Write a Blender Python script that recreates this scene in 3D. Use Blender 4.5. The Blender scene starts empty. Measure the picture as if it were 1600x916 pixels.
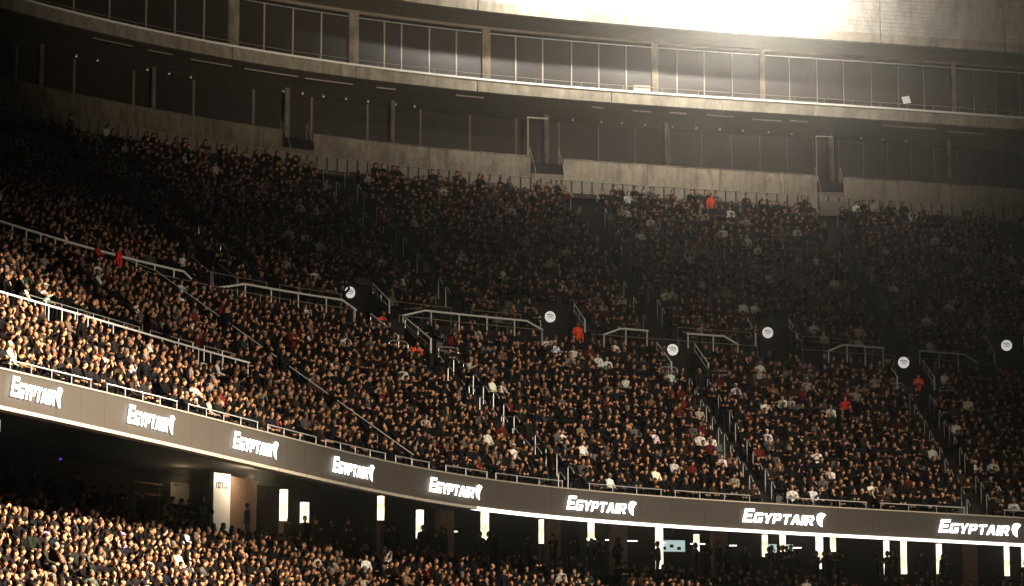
import bpy, math, random
import numpy as np
from mathutils import Vector, Matrix

random.seed(11)
RS = np.random.RandomState(5)
sc = bpy.context.scene
COL = sc.collection

# ------------------------------------------------------------------ camera
CAM_Z = 6.0                      # the photographer sits in the stand opposite, 6 m above the pitch
cam_data = bpy.data.cameras.new('camera')
cam = bpy.data.objects.new('camera', cam_data)
COL.objects.link(cam)
cam_data.sensor_width = 36.0
cam_data.lens = 90.0
cam_data.clip_end = 2000.0
cam_data.clip_start = 0.5
cam.location = (0, 0, CAM_Z)
cam.rotation_euler = (math.pi / 2 + 0.149, 0, 0)
sc.camera = cam

# ------------------------------------------------------------------ night sky
world = bpy.data.worlds.new('World')
sc.world = world
world.use_nodes = True
wn = world.node_tree.nodes
sky = wn.new('ShaderNodeTexSky')
sky.sky_type = 'NISHITA'
sky.sun_disc = False
sky.sun_elevation = math.radians(-6.0)
sky.sun_rotation = math.radians(140)
world.node_tree.links.new(sky.outputs[0], wn['Background'].inputs[0])
wn['Background'].inputs[1].default_value = 0.02

# ------------------------------------------------------------------ unseen stadium floodlights, aimed and coned to shape the brightness
def spot(name, loc, target, power, size_deg, blend, radius, color):
    d = bpy.data.lights.new(name, 'SPOT')
    d.energy = power
    d.spot_size = math.radians(size_deg)
    d.spot_blend = blend
    d.shadow_soft_size = radius
    d.color = color
    o = bpy.data.objects.new(name, d)
    COL.objects.link(o)
    o.location = loc
    o.rotation_euler = (Vector(target) - Vector(loc)).to_track_quat('-Z', 'Y').to_euler()
    return o

WARM = (1.0, 0.845, 0.66)
spot('floodlight_left_stand', (60, 70, 51), (-17, 68, 4), 2400000, 42, 1.0, 0.7, WARM)
spot('floodlight_middle_stand', (72, 58, 50), (5, 103, 5), 500000, 37, 1.0, 0.7, WARM)
spot('added_spot_walkway', (62, 50, 62), (10, 119, 18), 150000, 20, 1.0, 0.7, WARM)  # unseen spot added to brighten the walkway and its rails
spot('added_spot_upper_stand', (62, 50, 62), (8, 134, 27), 11000, 34, 1.0, 0.7, WARM)  # weak unseen spot added to lift the upper crowd
# added narrow spots, unseen, aimed high to brighten the galleries and spare the crowd
for gx, gy, gz, gp in ((-15, 138, 46.5, .42), (-4, 142, 46.2, .62), (8, 146, 45.8, .70), (18, 148, 45.2, .36)):
    spot('added_spot_gallery', (30, -60, 10), (gx, gy, gz), 1000000 * gp, 9.4, 1.0, 0.6, WARM)

sc.view_settings.view_transform = 'Standard'
sc.view_settings.look = 'None'
sc.view_settings.exposure = 0.0
sc.view_settings.gamma = 1.0
try:
    sc.cycles.use_denoising = True
    sc.cycles.sample_clamp_indirect = 1.5
    sc.cycles.volume_bounces = 0
    sc.cycles.max_bounces = 4
    sc.cycles.diffuse_bounces = 2
    sc.cycles.glossy_bounces = 2
    sc.cycles.transmission_bounces = 2
    sc.cycles.caustics_reflective = False
    sc.cycles.caustics_refractive = False
except Exception:
    pass

# ------------------------------------------------------------------ plan of the bowl
# s runs along the front edge of the upper stand, v outward from that edge, z up.
THL, THR, SCN, SW, D0 = 1.2725, .0923, 3.303, 5.8258, 107.9745
_S = np.linspace(-90, 80, 3401)
_th = THR + (THL - THR) / (1 + np.exp((_S - SCN) / SW))
_ds = _S[1] - _S[0]
_X = np.concatenate([[0], np.cumsum((np.cos(_th[1:]) + np.cos(_th[:-1])) / 2 * _ds)])
_Y = np.concatenate([[0], np.cumsum((np.sin(_th[1:]) + np.sin(_th[:-1])) / 2 * _ds)])
_X -= np.interp(0, _S, _X)
_Y -= np.interp(0, _S, _Y) - D0
LN = dict(rib=(8.16, -.0276, -.0400), lip=(6.7757, -.0282, -.0311), walk=(17.4124, -.0277, -.0798),
          teeth=(28.6759, -.0258, -.0357), par=(29.9483, -.0184, -.0557), white=(33.8565, -.0116, -.0619),
          wtop=(37.0983, -.0211, -.0439), conc=(37.5444, -.0275, -.0309))
V_TEETH, V_PAR, V_WHITE, V_WIN, V_CLAD = 30.99, 31.49, 30.26, 32.05, 28.75


def zl(n, s):
    z, a, b = LN[n]
    return z + CAM_Z + a * s + b * .01 * s * s


def ang(s):
    return float(np.interp(s, _S, _th))


def P(s, v, z):
    t = ang(s)
    return Vector((float(np.interp(s, _S, _X)) - v * math.sin(t), float(np.interp(s, _S, _Y)) + v * math.cos(t), z))


def floor_z(s, v):
    zr, zw, zt = zl('rib', s), zl('walk', s), zl('teeth', s)
    if v < 13.5:
        return zr - .5 + (v - .5) / 13. * (zw - 1.2 - zr + .5)
    if v < 15.:
        return zw - 1.2
    return zw - .6 + (v - 15.) / 15.4 * (zt - 1.5 - zw + .6)


def low_floor(s, v):
    return zl('lip', s) - 3.3 + (min(v, 6.3) - 3.5) * .5


def pixel(p):
    c, sn = math.cos(.149), math.sin(.149)
    z = p[2] - CAM_Z
    d = p[1] * c + z * sn
    h = -p[1] * sn + z * c
    return 800 + 4000 * p[0] / d, 458 - 4000 * h / d, d


def face_rot(s):
    return math.pi + ang(s)


# ------------------------------------------------------------------ materials
def principled(name, col, rough=.7, metal=0., spec=.5, noise=0., nscale=6., bump=0., bscale=40., streak=0.):
    m = bpy.data.materials.new(name)
    m.use_nodes = True
    nt = m.node_tree
    b = nt.nodes['Principled BSDF']
    b.inputs['Base Color'].default_value = (*col, 1)
    b.inputs['Roughness'].default_value = rough
    b.inputs['Metallic'].default_value = metal
    b.inputs['Specular IOR Level'].default_value = spec
    tc = nt.nodes.new('ShaderNodeTexCoord')
    if noise:
        n = nt.nodes.new('ShaderNodeTexNoise')
        n.inputs['Scale'].default_value = nscale
        n.inputs['Detail'].default_value = 6
        n.inputs['Roughness'].default_value = .65
        nt.links.new(tc.outputs['Object'], n.inputs['Vector'])
        mx = nt.nodes.new('ShaderNodeMix')
        mx.data_type = 'RGBA'
        mx.inputs[6].default_value = (*[c * (1 - noise) for c in col], 1)
        mx.inputs[7].default_value = (*[min(1, c * (1 + noise)) for c in col], 1)
        nt.links.new(n.outputs['Fac'], mx.inputs[0])
        nt.links.new(mx.outputs[2], b.inputs['Base Color'])
    if streak:
        mp = nt.nodes.new('ShaderNodeMapping')
        mp.inputs['Scale'].default_value = (1.1, 1.1, .35)
        nt.links.new(tc.outputs['Object'], mp.inputs['Vector'])
        n3 = nt.nodes.new('ShaderNodeTexNoise')
        n3.inputs['Scale'].default_value = 1.6
        n3.inputs['Detail'].default_value = 8
        n3.inputs['Roughness'].default_value = .7
        nt.links.new(mp.outputs[0], n3.inputs['Vector'])
        r3 = nt.nodes.new('ShaderNodeMapRange')
        r3.inputs[1].default_value, r3.inputs[2].default_value = .38, .62
        r3.inputs[3].default_value, r3.inputs[4].default_value = 1 - streak, 1.0
        nt.links.new(n3.outputs['Fac'], r3.inputs[0])
        m3 = nt.nodes.new('ShaderNodeMix')
        m3.data_type = 'RGBA'
        m3.blend_type = 'MULTIPLY'
        m3.inputs[0].default_value = 1.
        nt.links.new(b.inputs['Base Color'].links[0].from_socket, m3.inputs[6])
        nt.links.new(r3.outputs[0], m3.inputs[7])
        nt.links.new(m3.outputs[2], b.inputs['Base Color'])
    if bump:
        n2 = nt.nodes.new('ShaderNodeTexNoise')
        n2.inputs['Scale'].default_value = bscale
        n2.inputs['Detail'].default_value = 4
        nt.links.new(tc.outputs['Object'], n2.inputs['Vector'])
        bp = nt.nodes.new('ShaderNodeBump')
        bp.inputs['Strength'].default_value = bump
        bp.inputs['Distance'].default_value = .02
        nt.links.new(n2.outputs['Fac'], bp.inputs['Height'])
        nt.links.new(bp.outputs['Normal'], b.inputs['Normal'])
    return m


def emitter(name, col, strength, base=(.6, .6, .6), lights=True):
    m = principled(name, base, .6)
    if not lights:
        m.cycles.emission_sampling = 'NONE'
    b = m.node_tree.nodes['Principled BSDF']
    b.inputs['Emission Color'].default_value = (*col, 1)
    b.inputs['Emission Strength'].default_value = strength
    return m


M = {}
M['concrete'] = principled('concrete', (.27, .225, .165), .9, noise=.55, nscale=1.3, bump=.5, streak=.55)
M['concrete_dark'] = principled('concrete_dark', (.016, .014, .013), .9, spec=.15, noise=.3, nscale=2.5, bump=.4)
M['fascia'] = principled('fascia_concrete', (.34, .30, .235), .8, noise=.35, nscale=2.2, bump=.3, streak=.45)
M['cladding'] = principled('cladding', (.40, .38, .33), .75, noise=.3, nscale=2.0, bump=.3, streak=.35)
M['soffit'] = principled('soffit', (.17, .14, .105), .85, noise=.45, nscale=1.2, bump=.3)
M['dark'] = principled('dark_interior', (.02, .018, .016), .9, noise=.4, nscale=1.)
M['white'] = principled('white_paint', (.86, .85, .81), .4, noise=.06, nscale=9.)
M['rail'] = principled('rail_steel', (.9, .88, .84), .34, metal=.8, noise=.2, nscale=30.)
M['rail_dull'] = principled('rail_dull', (.36, .31, .25), .45, metal=.3, noise=.2, nscale=30.)
M['led'] = principled('led_panel', (.047, .04, .032), .6, spec=.15, noise=.18, nscale=25., bump=.25, bscale=220.)
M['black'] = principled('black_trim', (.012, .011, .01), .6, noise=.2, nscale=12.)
M['glass'] = principled('dark_glass', (.028, .023, .018), .35, spec=.5, noise=.5, nscale=.9)
M['seat'] = principled('seat_plastic', (.018, .016, .016), .5, noise=.15, nscale=8.)
M['grass'] = principled('grass', (.04, .08, .02), .95, noise=.4, nscale=.5, bump=.5)
M['brown'] = principled('brown_wall', (.17, .10, .065), .85, noise=.4, nscale=4., bump=.3)
M['letter'] = emitter('letter_light', (1, .97, .92), 7.0)
M['strip'] = emitter('strip_light', (1, .93, .82), 2.6)
M['strip_dim'] = principled('strip_diffuser', (.30, .27, .22), .5, noise=.2, nscale=3.)
M['edge'] = principled('white_edge', (.9, .88, .83), .5, noise=.05, nscale=6.)
M['pillar_glow'] = emitter('pillar_painted_light', (1, .82, .56), 2.2)
_nt = M['pillar_glow'].node_tree                  # lamplight on the columns painted as an uneven glow
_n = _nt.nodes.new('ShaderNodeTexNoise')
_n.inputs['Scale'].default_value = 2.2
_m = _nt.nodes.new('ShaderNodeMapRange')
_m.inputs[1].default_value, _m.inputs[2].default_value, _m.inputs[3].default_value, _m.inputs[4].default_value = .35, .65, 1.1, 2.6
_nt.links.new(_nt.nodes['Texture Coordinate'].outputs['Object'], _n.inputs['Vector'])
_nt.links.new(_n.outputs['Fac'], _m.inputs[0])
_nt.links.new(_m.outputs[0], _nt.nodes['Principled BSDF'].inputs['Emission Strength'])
M['lamp'] = emitter('downlight', (1, .93, .82), .22, lights=False)
M['screen'] = emitter('menu_screen', (.72, .95, .92), .55, lights=False)
M['disc'] = emitter('round_sign_face', (1, .96, .9), .55, (.8, .79, .75), lights=False)
M['purple'] = emitter('purple_lamp', (.2, .05, 1), .5, lights=False)


def crowd_shader(name, instancer):
    m = bpy.data.materials.new(name)
    m.use_nodes = True
    nt = m.node_tree
    b = nt.nodes['Principled BSDF']
    b.inputs['Roughness'].default_value = .62
    b.inputs['Specular IOR Level'].default_value = .04
    pa = nt.nodes.new('ShaderNodeAttribute')
    pa.attribute_name = 'part'
    sep = nt.nodes.new('ShaderNodeSeparateColor')
    nt.links.new(pa.outputs['Color'], sep.inputs[0])
    if instancer:
        a = nt.nodes.new('ShaderNodeAttribute')
        a.attribute_type = 'INSTANCER'
        a.attribute_name = 'top'
        top = a.outputs['Color']
        r = nt.nodes.new('ShaderNodeAttribute')
        r.attribute_type = 'INSTANCER'
        r.attribute_name = 'rnd'
        rnd = r.outputs['Fac']
    else:
        oi = nt.nodes.new('ShaderNodeObjectInfo')
        top = oi.outputs['Color']
        rnd = oi.outputs['Random']

    def ramp(stops):
        n = nt.nodes.new('ShaderNodeValToRGB')
        el = n.color_ramp.elements
        while len(el) < len(stops):
            el.new(.5)
        for e, (p, c) in zip(el, stops):
            e.position = p
            e.color = (*c, 1)
        nt.links.new(rnd, n.inputs[0])
        return n.outputs[0]
    skin = ramp([(0, (.46, .235, .125)), (.35, (.60, .33, .19)), (.7, (.50, .25, .135)), (.85, (.24, .115, .06)), (1, (.38, .19, .105))])
    hair = ramp([(0, (.012, .009, .008)), (.3, (.02, .013, .01)), (.55, (.05, .03, .018)), (.7, (.015, .011, .01)), (.8, (.10, .06, .03)),
                 (.9, (.22, .2, .18)), (.92, (.015, .012, .01)), (1, (.03, .02, .014))])

    def mix(f, x, y):
        n = nt.nodes.new('ShaderNodeMix')
        n.data_type = 'RGBA'
        nt.links.new(f, n.inputs[0])
        for i, q in ((6, x), (7, y)):
            if isinstance(q, tuple):
                n.inputs[i].default_value = q
            else:
                nt.links.new(q, n.inputs[i])
        return n.outputs[2]
    # cloth gets a faint weave and patches
    tc = nt.nodes.new('ShaderNodeTexCoord')
    nz = nt.nodes.new('ShaderNodeTexNoise')
    nz.inputs['Scale'].default_value = 9.
    nt.links.new(tc.outputs['Object'], nz.inputs['Vector'])
    hs = nt.nodes.new('ShaderNodeHueSaturation')
    mr = nt.nodes.new('ShaderNodeMapRange')
    mr.inputs[1].default_value = .3
    mr.inputs[2].default_value = .7
    mr.inputs[3].default_value = .6
    mr.inputs[4].default_value = 1.4
    nt.links.new(nz.outputs['Fac'], mr.inputs[0])
    nt.links.new(mr.outputs[0], hs.inputs['Value'])
    nt.links.new(top, hs.inputs['Color'])
    c = mix(sep.outputs[2], hs.outputs[0], (.005, .005, .006, 1))
    c = mix(sep.outputs[0], c, skin)
    c = mix(sep.outputs[1], c, hair)
    nt.links.new(c, b.inputs['Base Color'])
    return m


M['person'] = crowd_shader('person_cloth_skin_hair', False)
M['crowd'] = crowd_shader('crowd_cloth_skin_hair', True)


# ------------------------------------------------------------------ mesh helpers
class MB:
    def __init__(self):
        self.v, self.f = [], []

    def add(self, vs, fs):
        o = len(self.v)
        self.v += [Vector(p) for p in vs]
        self.f += [[i + o for i in q] for q in fs]
        return self

    def tube(self, pts, r, n=6):
        pts = [Vector(p) for p in pts]
        rings = []
        for i, p in enumerate(pts):
            d = (pts[min(i + 1, len(pts) - 1)] - pts[max(i - 1, 0)]).normalized()
            up = Vector((0, 0, 1)) if abs(d.z) < .9 else Vector((1, 0, 0))
            a = d.cross(up).normalized()
            b = a.cross(d)
            rings.append([p + (a * math.cos(2 * math.pi * k / n) + b * math.sin(2 * math.pi * k / n)) * r for k in range(n)])
        vs = [q for rg in rings for q in rg]
        fs = [[i * n + k, i * n + (k + 1) % n, (i + 1) * n + (k + 1) % n, (i + 1) * n + k] for i in range(len(pts) - 1) for k in range(n)]
        fs += [list(range(n))[::-1], [len(vs) - n + k for k in range(n)]]
        return self.add(vs, fs)

    def sweep(self, s0, s1, prof, step=.6, close=True):
        """closed section [(v, z(s))] carried along the bowl from s0 to s1"""
        k = max(1, int(math.ceil((s1 - s0) / step)))
        n = len(prof)
        vs, fs = [], []
        for i in range(k + 1):
            s = s0 + (s1 - s0) * i / k
            vs += [P(s, v(s) if callable(v) else v, z(s)) for v, z in prof]
        for i in range(k):
            for j in range(n if close else n - 1):
                a, b = i * n + j, i * n + (j + 1) % n
                fs.append([a, b, b + n, a + n])
        if close:
            fs += [list(range(n))[::-1], [k * n + j for j in range(n)]]
        return self.add(vs, fs)

    def blk(self, s0, s1, v0, v1, z0, z1, step=.6):
        """block in bowl coordinates; z0, z1 numbers or functions of s"""
        a = z0 if callable(z0) else (lambda s: z0)
        b = z1 if callable(z1) else (lambda s: z1)
        return self.sweep(s0, s1, [(v0, a), (v1, a), (v1, b), (v0, b)], step)

    def build(self, name, mat, parent=None, smooth=False):
        me = bpy.data.meshes.new(name)
        c = sum(self.v, Vector()) / len(self.v)
        c.z = min(p.z for p in self.v)
        me.from_pydata([tuple(p - c) for p in self.v], [], self.f)
        me.materials.append(mat)
        if smooth:
            me.polygons.foreach_set('use_smooth', [True] * len(me.polygons))
        me.update()
        o = bpy.data.objects.new(name, me)
        COL.objects.link(o)
        o.location = c
        if parent is not None:
            o.parent = parent
            q = parent
            while q is not None:
                o.location = o.location - q.location
                q = q.parent
        return o


def empty(name, loc):
    o = bpy.data.objects.new(name, None)
    COL.objects.link(o)
    o.location = loc
    return o


def tag(o, label=None, cat=None, group=None, kind=None):
    if label:
        o['label'] = label
    if cat:
        o['category'] = cat
    if group:
        o['group'] = group
    if kind:
        o['kind'] = kind
    return o


ORD = ('first second third fourth fifth sixth seventh eighth ninth tenth eleventh twelfth thirteenth fourteenth fifteenth sixteenth '
       'seventeenth eighteenth nineteenth twentieth').split()


def ordinal(n):
    if n <= 20:
        return ORD[n - 1]
    tens = {2: 'twenty', 3: 'thirty', 4: 'forty', 5: 'fifty', 6: 'sixty', 7: 'seventy', 8: 'eighty', 9: 'ninety'}
    tie = {2: 'twentieth', 3: 'thirtieth', 4: 'fortieth', 5: 'fiftieth', 6: 'sixtieth', 7: 'seventieth', 8: 'eightieth', 9: 'ninetieth'}
    if n >= 100:
        return '%dth' % n
    return tie[n // 10] if n % 10 == 0 else tens[n // 10] + '-' + ORD[n % 10 - 1]


# ================================================================== SETTING
MB().add([(-105, -85, 0), (105, -85, 0), (105, 185, 0), (-105, 185, 0)], [[0, 1, 2, 3]]).build('ground', M['grass'])
tag(bpy.data.objects['ground'], kind='structure')

ROW = .8
MID_ROWS = [.7 + ROW * i for i in range(16)]          # v of each row's seat line
UP_ROWS = [15.9 + ROW * i for i in range(19)]
LOW_ROWS = [-9.7 + ROW * i for i in range(19)]
VOM = [(2.95, 4.15, 11.2, 14.2, 0), (13.05, 14.55, 11.2, 14.2, 0), (23.1, 24.9, 11.4, 14.2, 0),
       (3.05, 4.4, 15.2, 17.5, 1), (9.35, 10.9, 15.2, 17.5, 1), (17.6, 19.45, 15.2, 17.5, 1), (29.1, 31.1, 15.2, 17.5, 1)]
AISLES_MID = [(-27.6, -26.6), (-15.9, -14.8), (-7.2, -6.2), (3.45, 4.4), (13.2, 14.15), (23.1, 24.2), (34.5, 35.6), (46, 47.1)]
AISLES_UP = [(-1.9, -1.0), (.2, .75), (6.2, 6.9), (13.25, 14.25), (23.6, 24.7), (33.6, 34.6), (44.5, 45.5)]
AISLES_LOW = [(-36.5, -35.3), (-20.5, -19.3), (-6, -4.8), (7, 8.2), (19, 20.2)]


def blocked(s, v0, v1):
    return any(a - .05 < s < b + .05 and v0 < d and v1 > c for a, b, c, d, _ in VOM)


def terrace_rows(mb, rows, fz, s0, s1, step=1.2):
    for v in rows:
        f = v - .5 * ROW + .1
        cuts = sorted([s0, s1] + [q for a, b, c, d, _ in VOM for q in (a, b) if v + .3 > c and v - .3 < d])
        for a, b in zip(cuts[:-1], cuts[1:]):
            if blocked((a + b) / 2, v - .3, v + .3):
                continue
            z = lambda s, v=v: fz(s, v)
            zb = lambda s, v=v: fz(s, v) - .75
            mb.sweep(a, b, [(f, zb), (f, z), (f + ROW - .004, z), (f + ROW - .004, zb)], step)
    return mb


t = terrace_rows(MB(), MID_ROWS + UP_ROWS, floor_z, -60, 58).build('seating_terrace', M['concrete_dark'])
tag(t, kind='structure')
mb = MB()
cuts = [-60, 2.95, 4.15, 13.05, 14.55, 23.1, 24.9, 58]
for a, b in zip(cuts[0::2], cuts[1::2]):
    mb.blk(a, b, 13.41, 15.48, lambda s: zl('walk', s) - 1.9, lambda s: zl('walk', s) - 1.2, 1.2)
tag(mb.build('walkway', M['concrete_dark']), kind='structure')
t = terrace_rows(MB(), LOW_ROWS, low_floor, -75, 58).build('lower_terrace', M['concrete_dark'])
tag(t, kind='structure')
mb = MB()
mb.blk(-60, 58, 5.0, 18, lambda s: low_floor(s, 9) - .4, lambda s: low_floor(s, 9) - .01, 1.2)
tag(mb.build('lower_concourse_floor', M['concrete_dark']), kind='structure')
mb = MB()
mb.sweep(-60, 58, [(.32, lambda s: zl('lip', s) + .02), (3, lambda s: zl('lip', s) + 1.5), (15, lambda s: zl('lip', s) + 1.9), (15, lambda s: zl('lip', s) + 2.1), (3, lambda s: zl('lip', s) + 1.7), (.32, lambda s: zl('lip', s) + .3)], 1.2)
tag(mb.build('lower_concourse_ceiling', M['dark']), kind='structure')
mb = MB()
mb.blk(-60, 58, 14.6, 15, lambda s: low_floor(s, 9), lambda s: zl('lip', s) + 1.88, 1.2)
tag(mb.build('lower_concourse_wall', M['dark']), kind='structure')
# upper concourse behind the last row
mb = MB()
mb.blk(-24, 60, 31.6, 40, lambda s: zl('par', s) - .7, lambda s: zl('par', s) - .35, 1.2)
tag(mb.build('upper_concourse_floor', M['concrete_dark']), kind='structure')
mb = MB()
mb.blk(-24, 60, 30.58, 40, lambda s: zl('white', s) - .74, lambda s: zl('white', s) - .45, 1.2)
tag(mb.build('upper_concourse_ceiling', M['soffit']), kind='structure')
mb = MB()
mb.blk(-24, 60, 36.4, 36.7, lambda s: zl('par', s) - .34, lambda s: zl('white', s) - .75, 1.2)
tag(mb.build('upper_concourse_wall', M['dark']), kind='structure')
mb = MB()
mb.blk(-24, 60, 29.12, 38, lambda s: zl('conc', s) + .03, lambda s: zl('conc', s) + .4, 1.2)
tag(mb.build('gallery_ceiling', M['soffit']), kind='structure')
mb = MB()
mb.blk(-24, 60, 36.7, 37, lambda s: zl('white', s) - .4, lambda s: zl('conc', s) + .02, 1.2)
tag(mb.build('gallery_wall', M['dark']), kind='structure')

# ------------------------------------------------------------------ the LED ribbon board on the front edge
rb = empty('ribbon_board', P(0, 0, zl('lip', 0)))
tag(rb, 'long dark ribbon board curving along the front edge of the upper stand', 'ribbon board')
s = -60.
while s < 57:
    MB().blk(s, s + 1.592, .0, .3, lambda q: zl('lip', q) + .17, lambda q: zl('rib', q) - .05, .4).build('panel', M['led'], rb)
    s += 1.6
MB().blk(-60, 57, -.03, .32, lambda q: zl('rib', q) - .049, lambda q: zl('rib', q), .8).build('cap', M['rail_dull'], rb)
s = -60.
while s < 57:
    MB().blk(s, s + 2.37, -.08, .3, lambda q: zl('lip', q) + .03, lambda q: zl('lip', q) + .14, .6).build('light_strip', M['strip'] if s > -4 else M['strip_dim'], rb)
    s += 2.4

# lettering: each glyph as abutting convex pieces on a unit box, sheared to italics
GLY = {
    'E': (.80, [[(0, 0), (.26, 0), (.26, 1), (0, 1)], [(.26, .80), (1, .80), (1, 1), (.26, 1)], [(.26, .40), (.85, .40), (.85, .6), (.26, .6)], [(.26, 0), (1, 0), (1, .2), (.26, .2)]]),
    'G': (.86, [[(0, .12), (.24, .12), (.24, .88), (0, .88)], [(0, .88), (1, .88), (.9, 1), (.12, 1)], [(.24, .76), (1, .76), (1, .88), (.24, .88)], [(.12, 0), (1, 0), (1, .12), (0, .12)],
                [(.24, .12), (1, .12), (1, .24), (.24, .24)], [(.76, .24), (1, .24), (1, .54), (.76, .54)], [(.5, .38), (.76, .38), (.76, .54), (.5, .54)]]),
    'Y': (.86, [[(.36, 0), (.64, 0), (.64, .42), (.36, .42)], [(.36, .42), (.64, .42), (.5, .6)], [(.36, .42), (.5, .6), (.27, 1), (0, 1)], [(.64, .42), (1, 1), (.73, 1), (.5, .6)]]),
    'P': (.82, [[(0, 0), (.26, 0), (.26, 1), (0, 1)], [(.26, .80), (.92, .80), (.84, 1), (.26, 1)], [(.26, .34), (.84, .34), (.92, .53), (.26, .53)], [(.70, .53), (.92, .53), (1, .66), (.92, .80), (.70, .80)]]),
    'T': (.80, [[(0, .80), (1, .80), (1, 1), (0, 1)], [(.37, 0), (.63, 0), (.63, .80), (.37, .80)]]),
    'A': (.88, [[(0, 0), (.27, 0), (.46, .62), (.30, .95)], [(.73, 0), (1, 0), (.70, .95), (.54, .62)], [(.30, .95), (.46, .62), (.54, .62), (.70, .95), (.62, 1), (.38, 1)], [(.345, .245), (.655, .245), (.60, .42), (.40, .42)]]),
    'I': (.30, [[(0, 0), (.9, 0), (.9, 1), (0, 1)]]),
    'R': (.84, [[(0, 0), (.26, 0), (.26, 1), (0, 1)], [(.26, .80), (.92, .80), (.84, 1), (.26, 1)], [(.26, .38), (.84, .38), (.92, .55), (.26, .55)], [(.70, .55), (.92, .55), (1, .67), (.92, .80), (.70, .80)],
                [(.42, .38), (.74, .0), (1.02, 0), (.72, .38)]]),
}
EMB = [[(.04, .52), (.16, .20), (.36, .02), (.60, -.08), (.57, .22), (.62, .48), (.74, .68), (1.0, .86), (.84, .96), (.58, 1.03), (.30, .98), (.10, .80)]]


def prism(mb, polys, fr):
    """flat pieces extruded .035 m off the board; fr maps (u, w, out) to the world"""
    for q in polys:
        n = len(q)
        vs = [fr(u, w, .085) for u, w in q] + [fr(u, w, .07) for u, w in q]
        fs = [list(range(n)), list(range(n, 2 * n))[::-1]] + [[k, k + n, (k + 1) % n + n, (k + 1) % n] for k in range(n)]
        mb.add(vs, fs)


SIGNS = [(-38.85, -35.85), (-31.3, -28.0), (-23.15, -19.45), (-14.35, -10.8), (-5.95, -2.2), (3.25, 6.85), (12.25, 16.05), (21.5, 25.2)]
for k, (a, b) in enumerate(SIGNS):
    root = empty('illuminated_sign', P((a + b) / 2, 0, zl('lip', (a + b) / 2) + .3))
    tag(root, 'glowing white slanted lettering with bird head emblem, %s sign from the ribbon board\'s left end' % ORD[k], 'sign', 'glowing signs along the ribbon board')
    word = 'EGYPTAIR'
    hs = [.58] + [.43] * 7
    ws = [GLY[c][0] * (.78 if i == 0 else .64) for i, c in enumerate(word)]
    gap = .075
    tot = sum(ws) + gap * 7 + .12 + .50
    kx = (b - a) / tot
    u = 0.
    for i, c in enumerate(word):
        sm = a + (u + ws[i] / 2) * kx
        t = ang(sm)
        base = P(sm, 0, zl('lip', sm) + .47)
        T = Vector((math.cos(t), math.sin(t), 0))
        O = Vector((math.sin(t), -math.cos(t), 0))
        fr = lambda x, y, o, base=base, T=T, O=O, w=ws[i] * kx, h=hs[i]: base + T * ((x - .5) * w + .25 * (y * h - .2)) + Vector((0, 0, y * h)) + O * o
        mb = MB()
        prism(mb, GLY[c][1], fr)
        mb.build('letter', M['letter'], root)
        u += ws[i] + gap
    u += .12
    sm = a + (u + .25) * kx
    t = ang(sm)
    base = P(sm, 0, zl('lip', sm) + .47)
    T = Vector((math.cos(t), math.sin(t), 0))
    O = Vector((math.sin(t), -math.cos(t), 0))
    fr = lambda x, y, o, base=base, T=T, O=O, kx=kx: base + T * ((x - .45) * .62 * kx) + Vector((0, 0, y * .56)) + O * o
    mb = MB()
    prism(mb, EMB, fr)
    em = mb.build('emblem', M['letter'], root)
    mb = MB()
    fr2 = lambda x, y, o, base=base, T=T, O=O, kx=kx: base + T * ((x - .45) * .62 * kx) + Vector((0, 0, y * .56)) + O * (o + .006)
    prism(mb, [[(.62, .76), (.72, .79), (.70, .84), (.62, .83)]], fr2)
    mb.build('eye', M['black'], em)

# low rails on the front edge, in lengths with gaps between
edges = [(-45.5, -39.2), (-38.6, -33.4), (-32.4, -27.2), (-26.4, -20.6), (-19.8, -15.4), (-14.6, -9.2), (-8.4, -5.6), (-4.4, -1.4), (-.9, 3.2), (4.6, 8.4), (9.0, 12.7), (14.4, 18.2), (18.8, 22.8), (24.6, 28.6), (29.2, 34)]
for k, (a, b) in enumerate(edges):
    r = empty('front_rail', P((a + b) / 2, .16, zl('rib', (a + b) / 2)))
    tag(r, 'low pale steel rail on the ribbon board\'s top edge, %s length from the left' % ORD[k], 'rail', 'low rails along the ribbon board')
    n = max(2, int((b - a) / .5))
    MB().tube([P(a + (b - a) * i / n, .16, zl('rib', a + (b - a) * i / n) + .30) for i in range(n + 1)], .022).build('top_rail', M['rail'], r)
    m = max(2, int(round((b - a) / 1.3)))
    for i in range(m + 1):
        q = a + .05 + (b - a - .1) * i / m
        MB().tube([P(q, .16, zl('rib', q)), P(q, .16, zl('rib', q) + .29)], .016).build('post', M['rail'], r)

# ------------------------------------------------------------------ back wall of the upper stand
bw = empty('back_wall', P(12, V_PAR, zl('teeth', 12)))
tag(bw, 'long curved pale concrete wall with panelled foot behind the last row of seats', 'wall')
STAIR = [(5.6, 6.35), (12.3, 13.35), (24.0, 25.4)]
cuts = [-22] + [q for st in STAIR for q in st] + [58]
for a, b in zip(cuts[0::2], cuts[1::2]):
    x = a
    while x < b - .01:
        e = min(b, x + 3.0)
        MB().sweep(x + .006, e - .006, [(V_TEETH + .12, lambda q: zl('teeth', q) + .02), (V_TEETH + .12, lambda q: zl('teeth', q) - .9), (31.58, lambda q: zl('teeth', q) - .9),
                                        (31.58, lambda q: zl('par', q) - .04), (V_PAR - .12, lambda q: zl('par', q) - .04), (V_TEETH + .30, lambda q: zl('teeth', q) + .06)], .6).build('wall_panel', M['concrete'], bw)
        x = e
    MB().blk(a, b, V_PAR - .16, 31.62, lambda q: zl('par', q) - .035, lambda q: zl('par', q), .6).build('coping', M['concrete'], bw)
s = -21.
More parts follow.
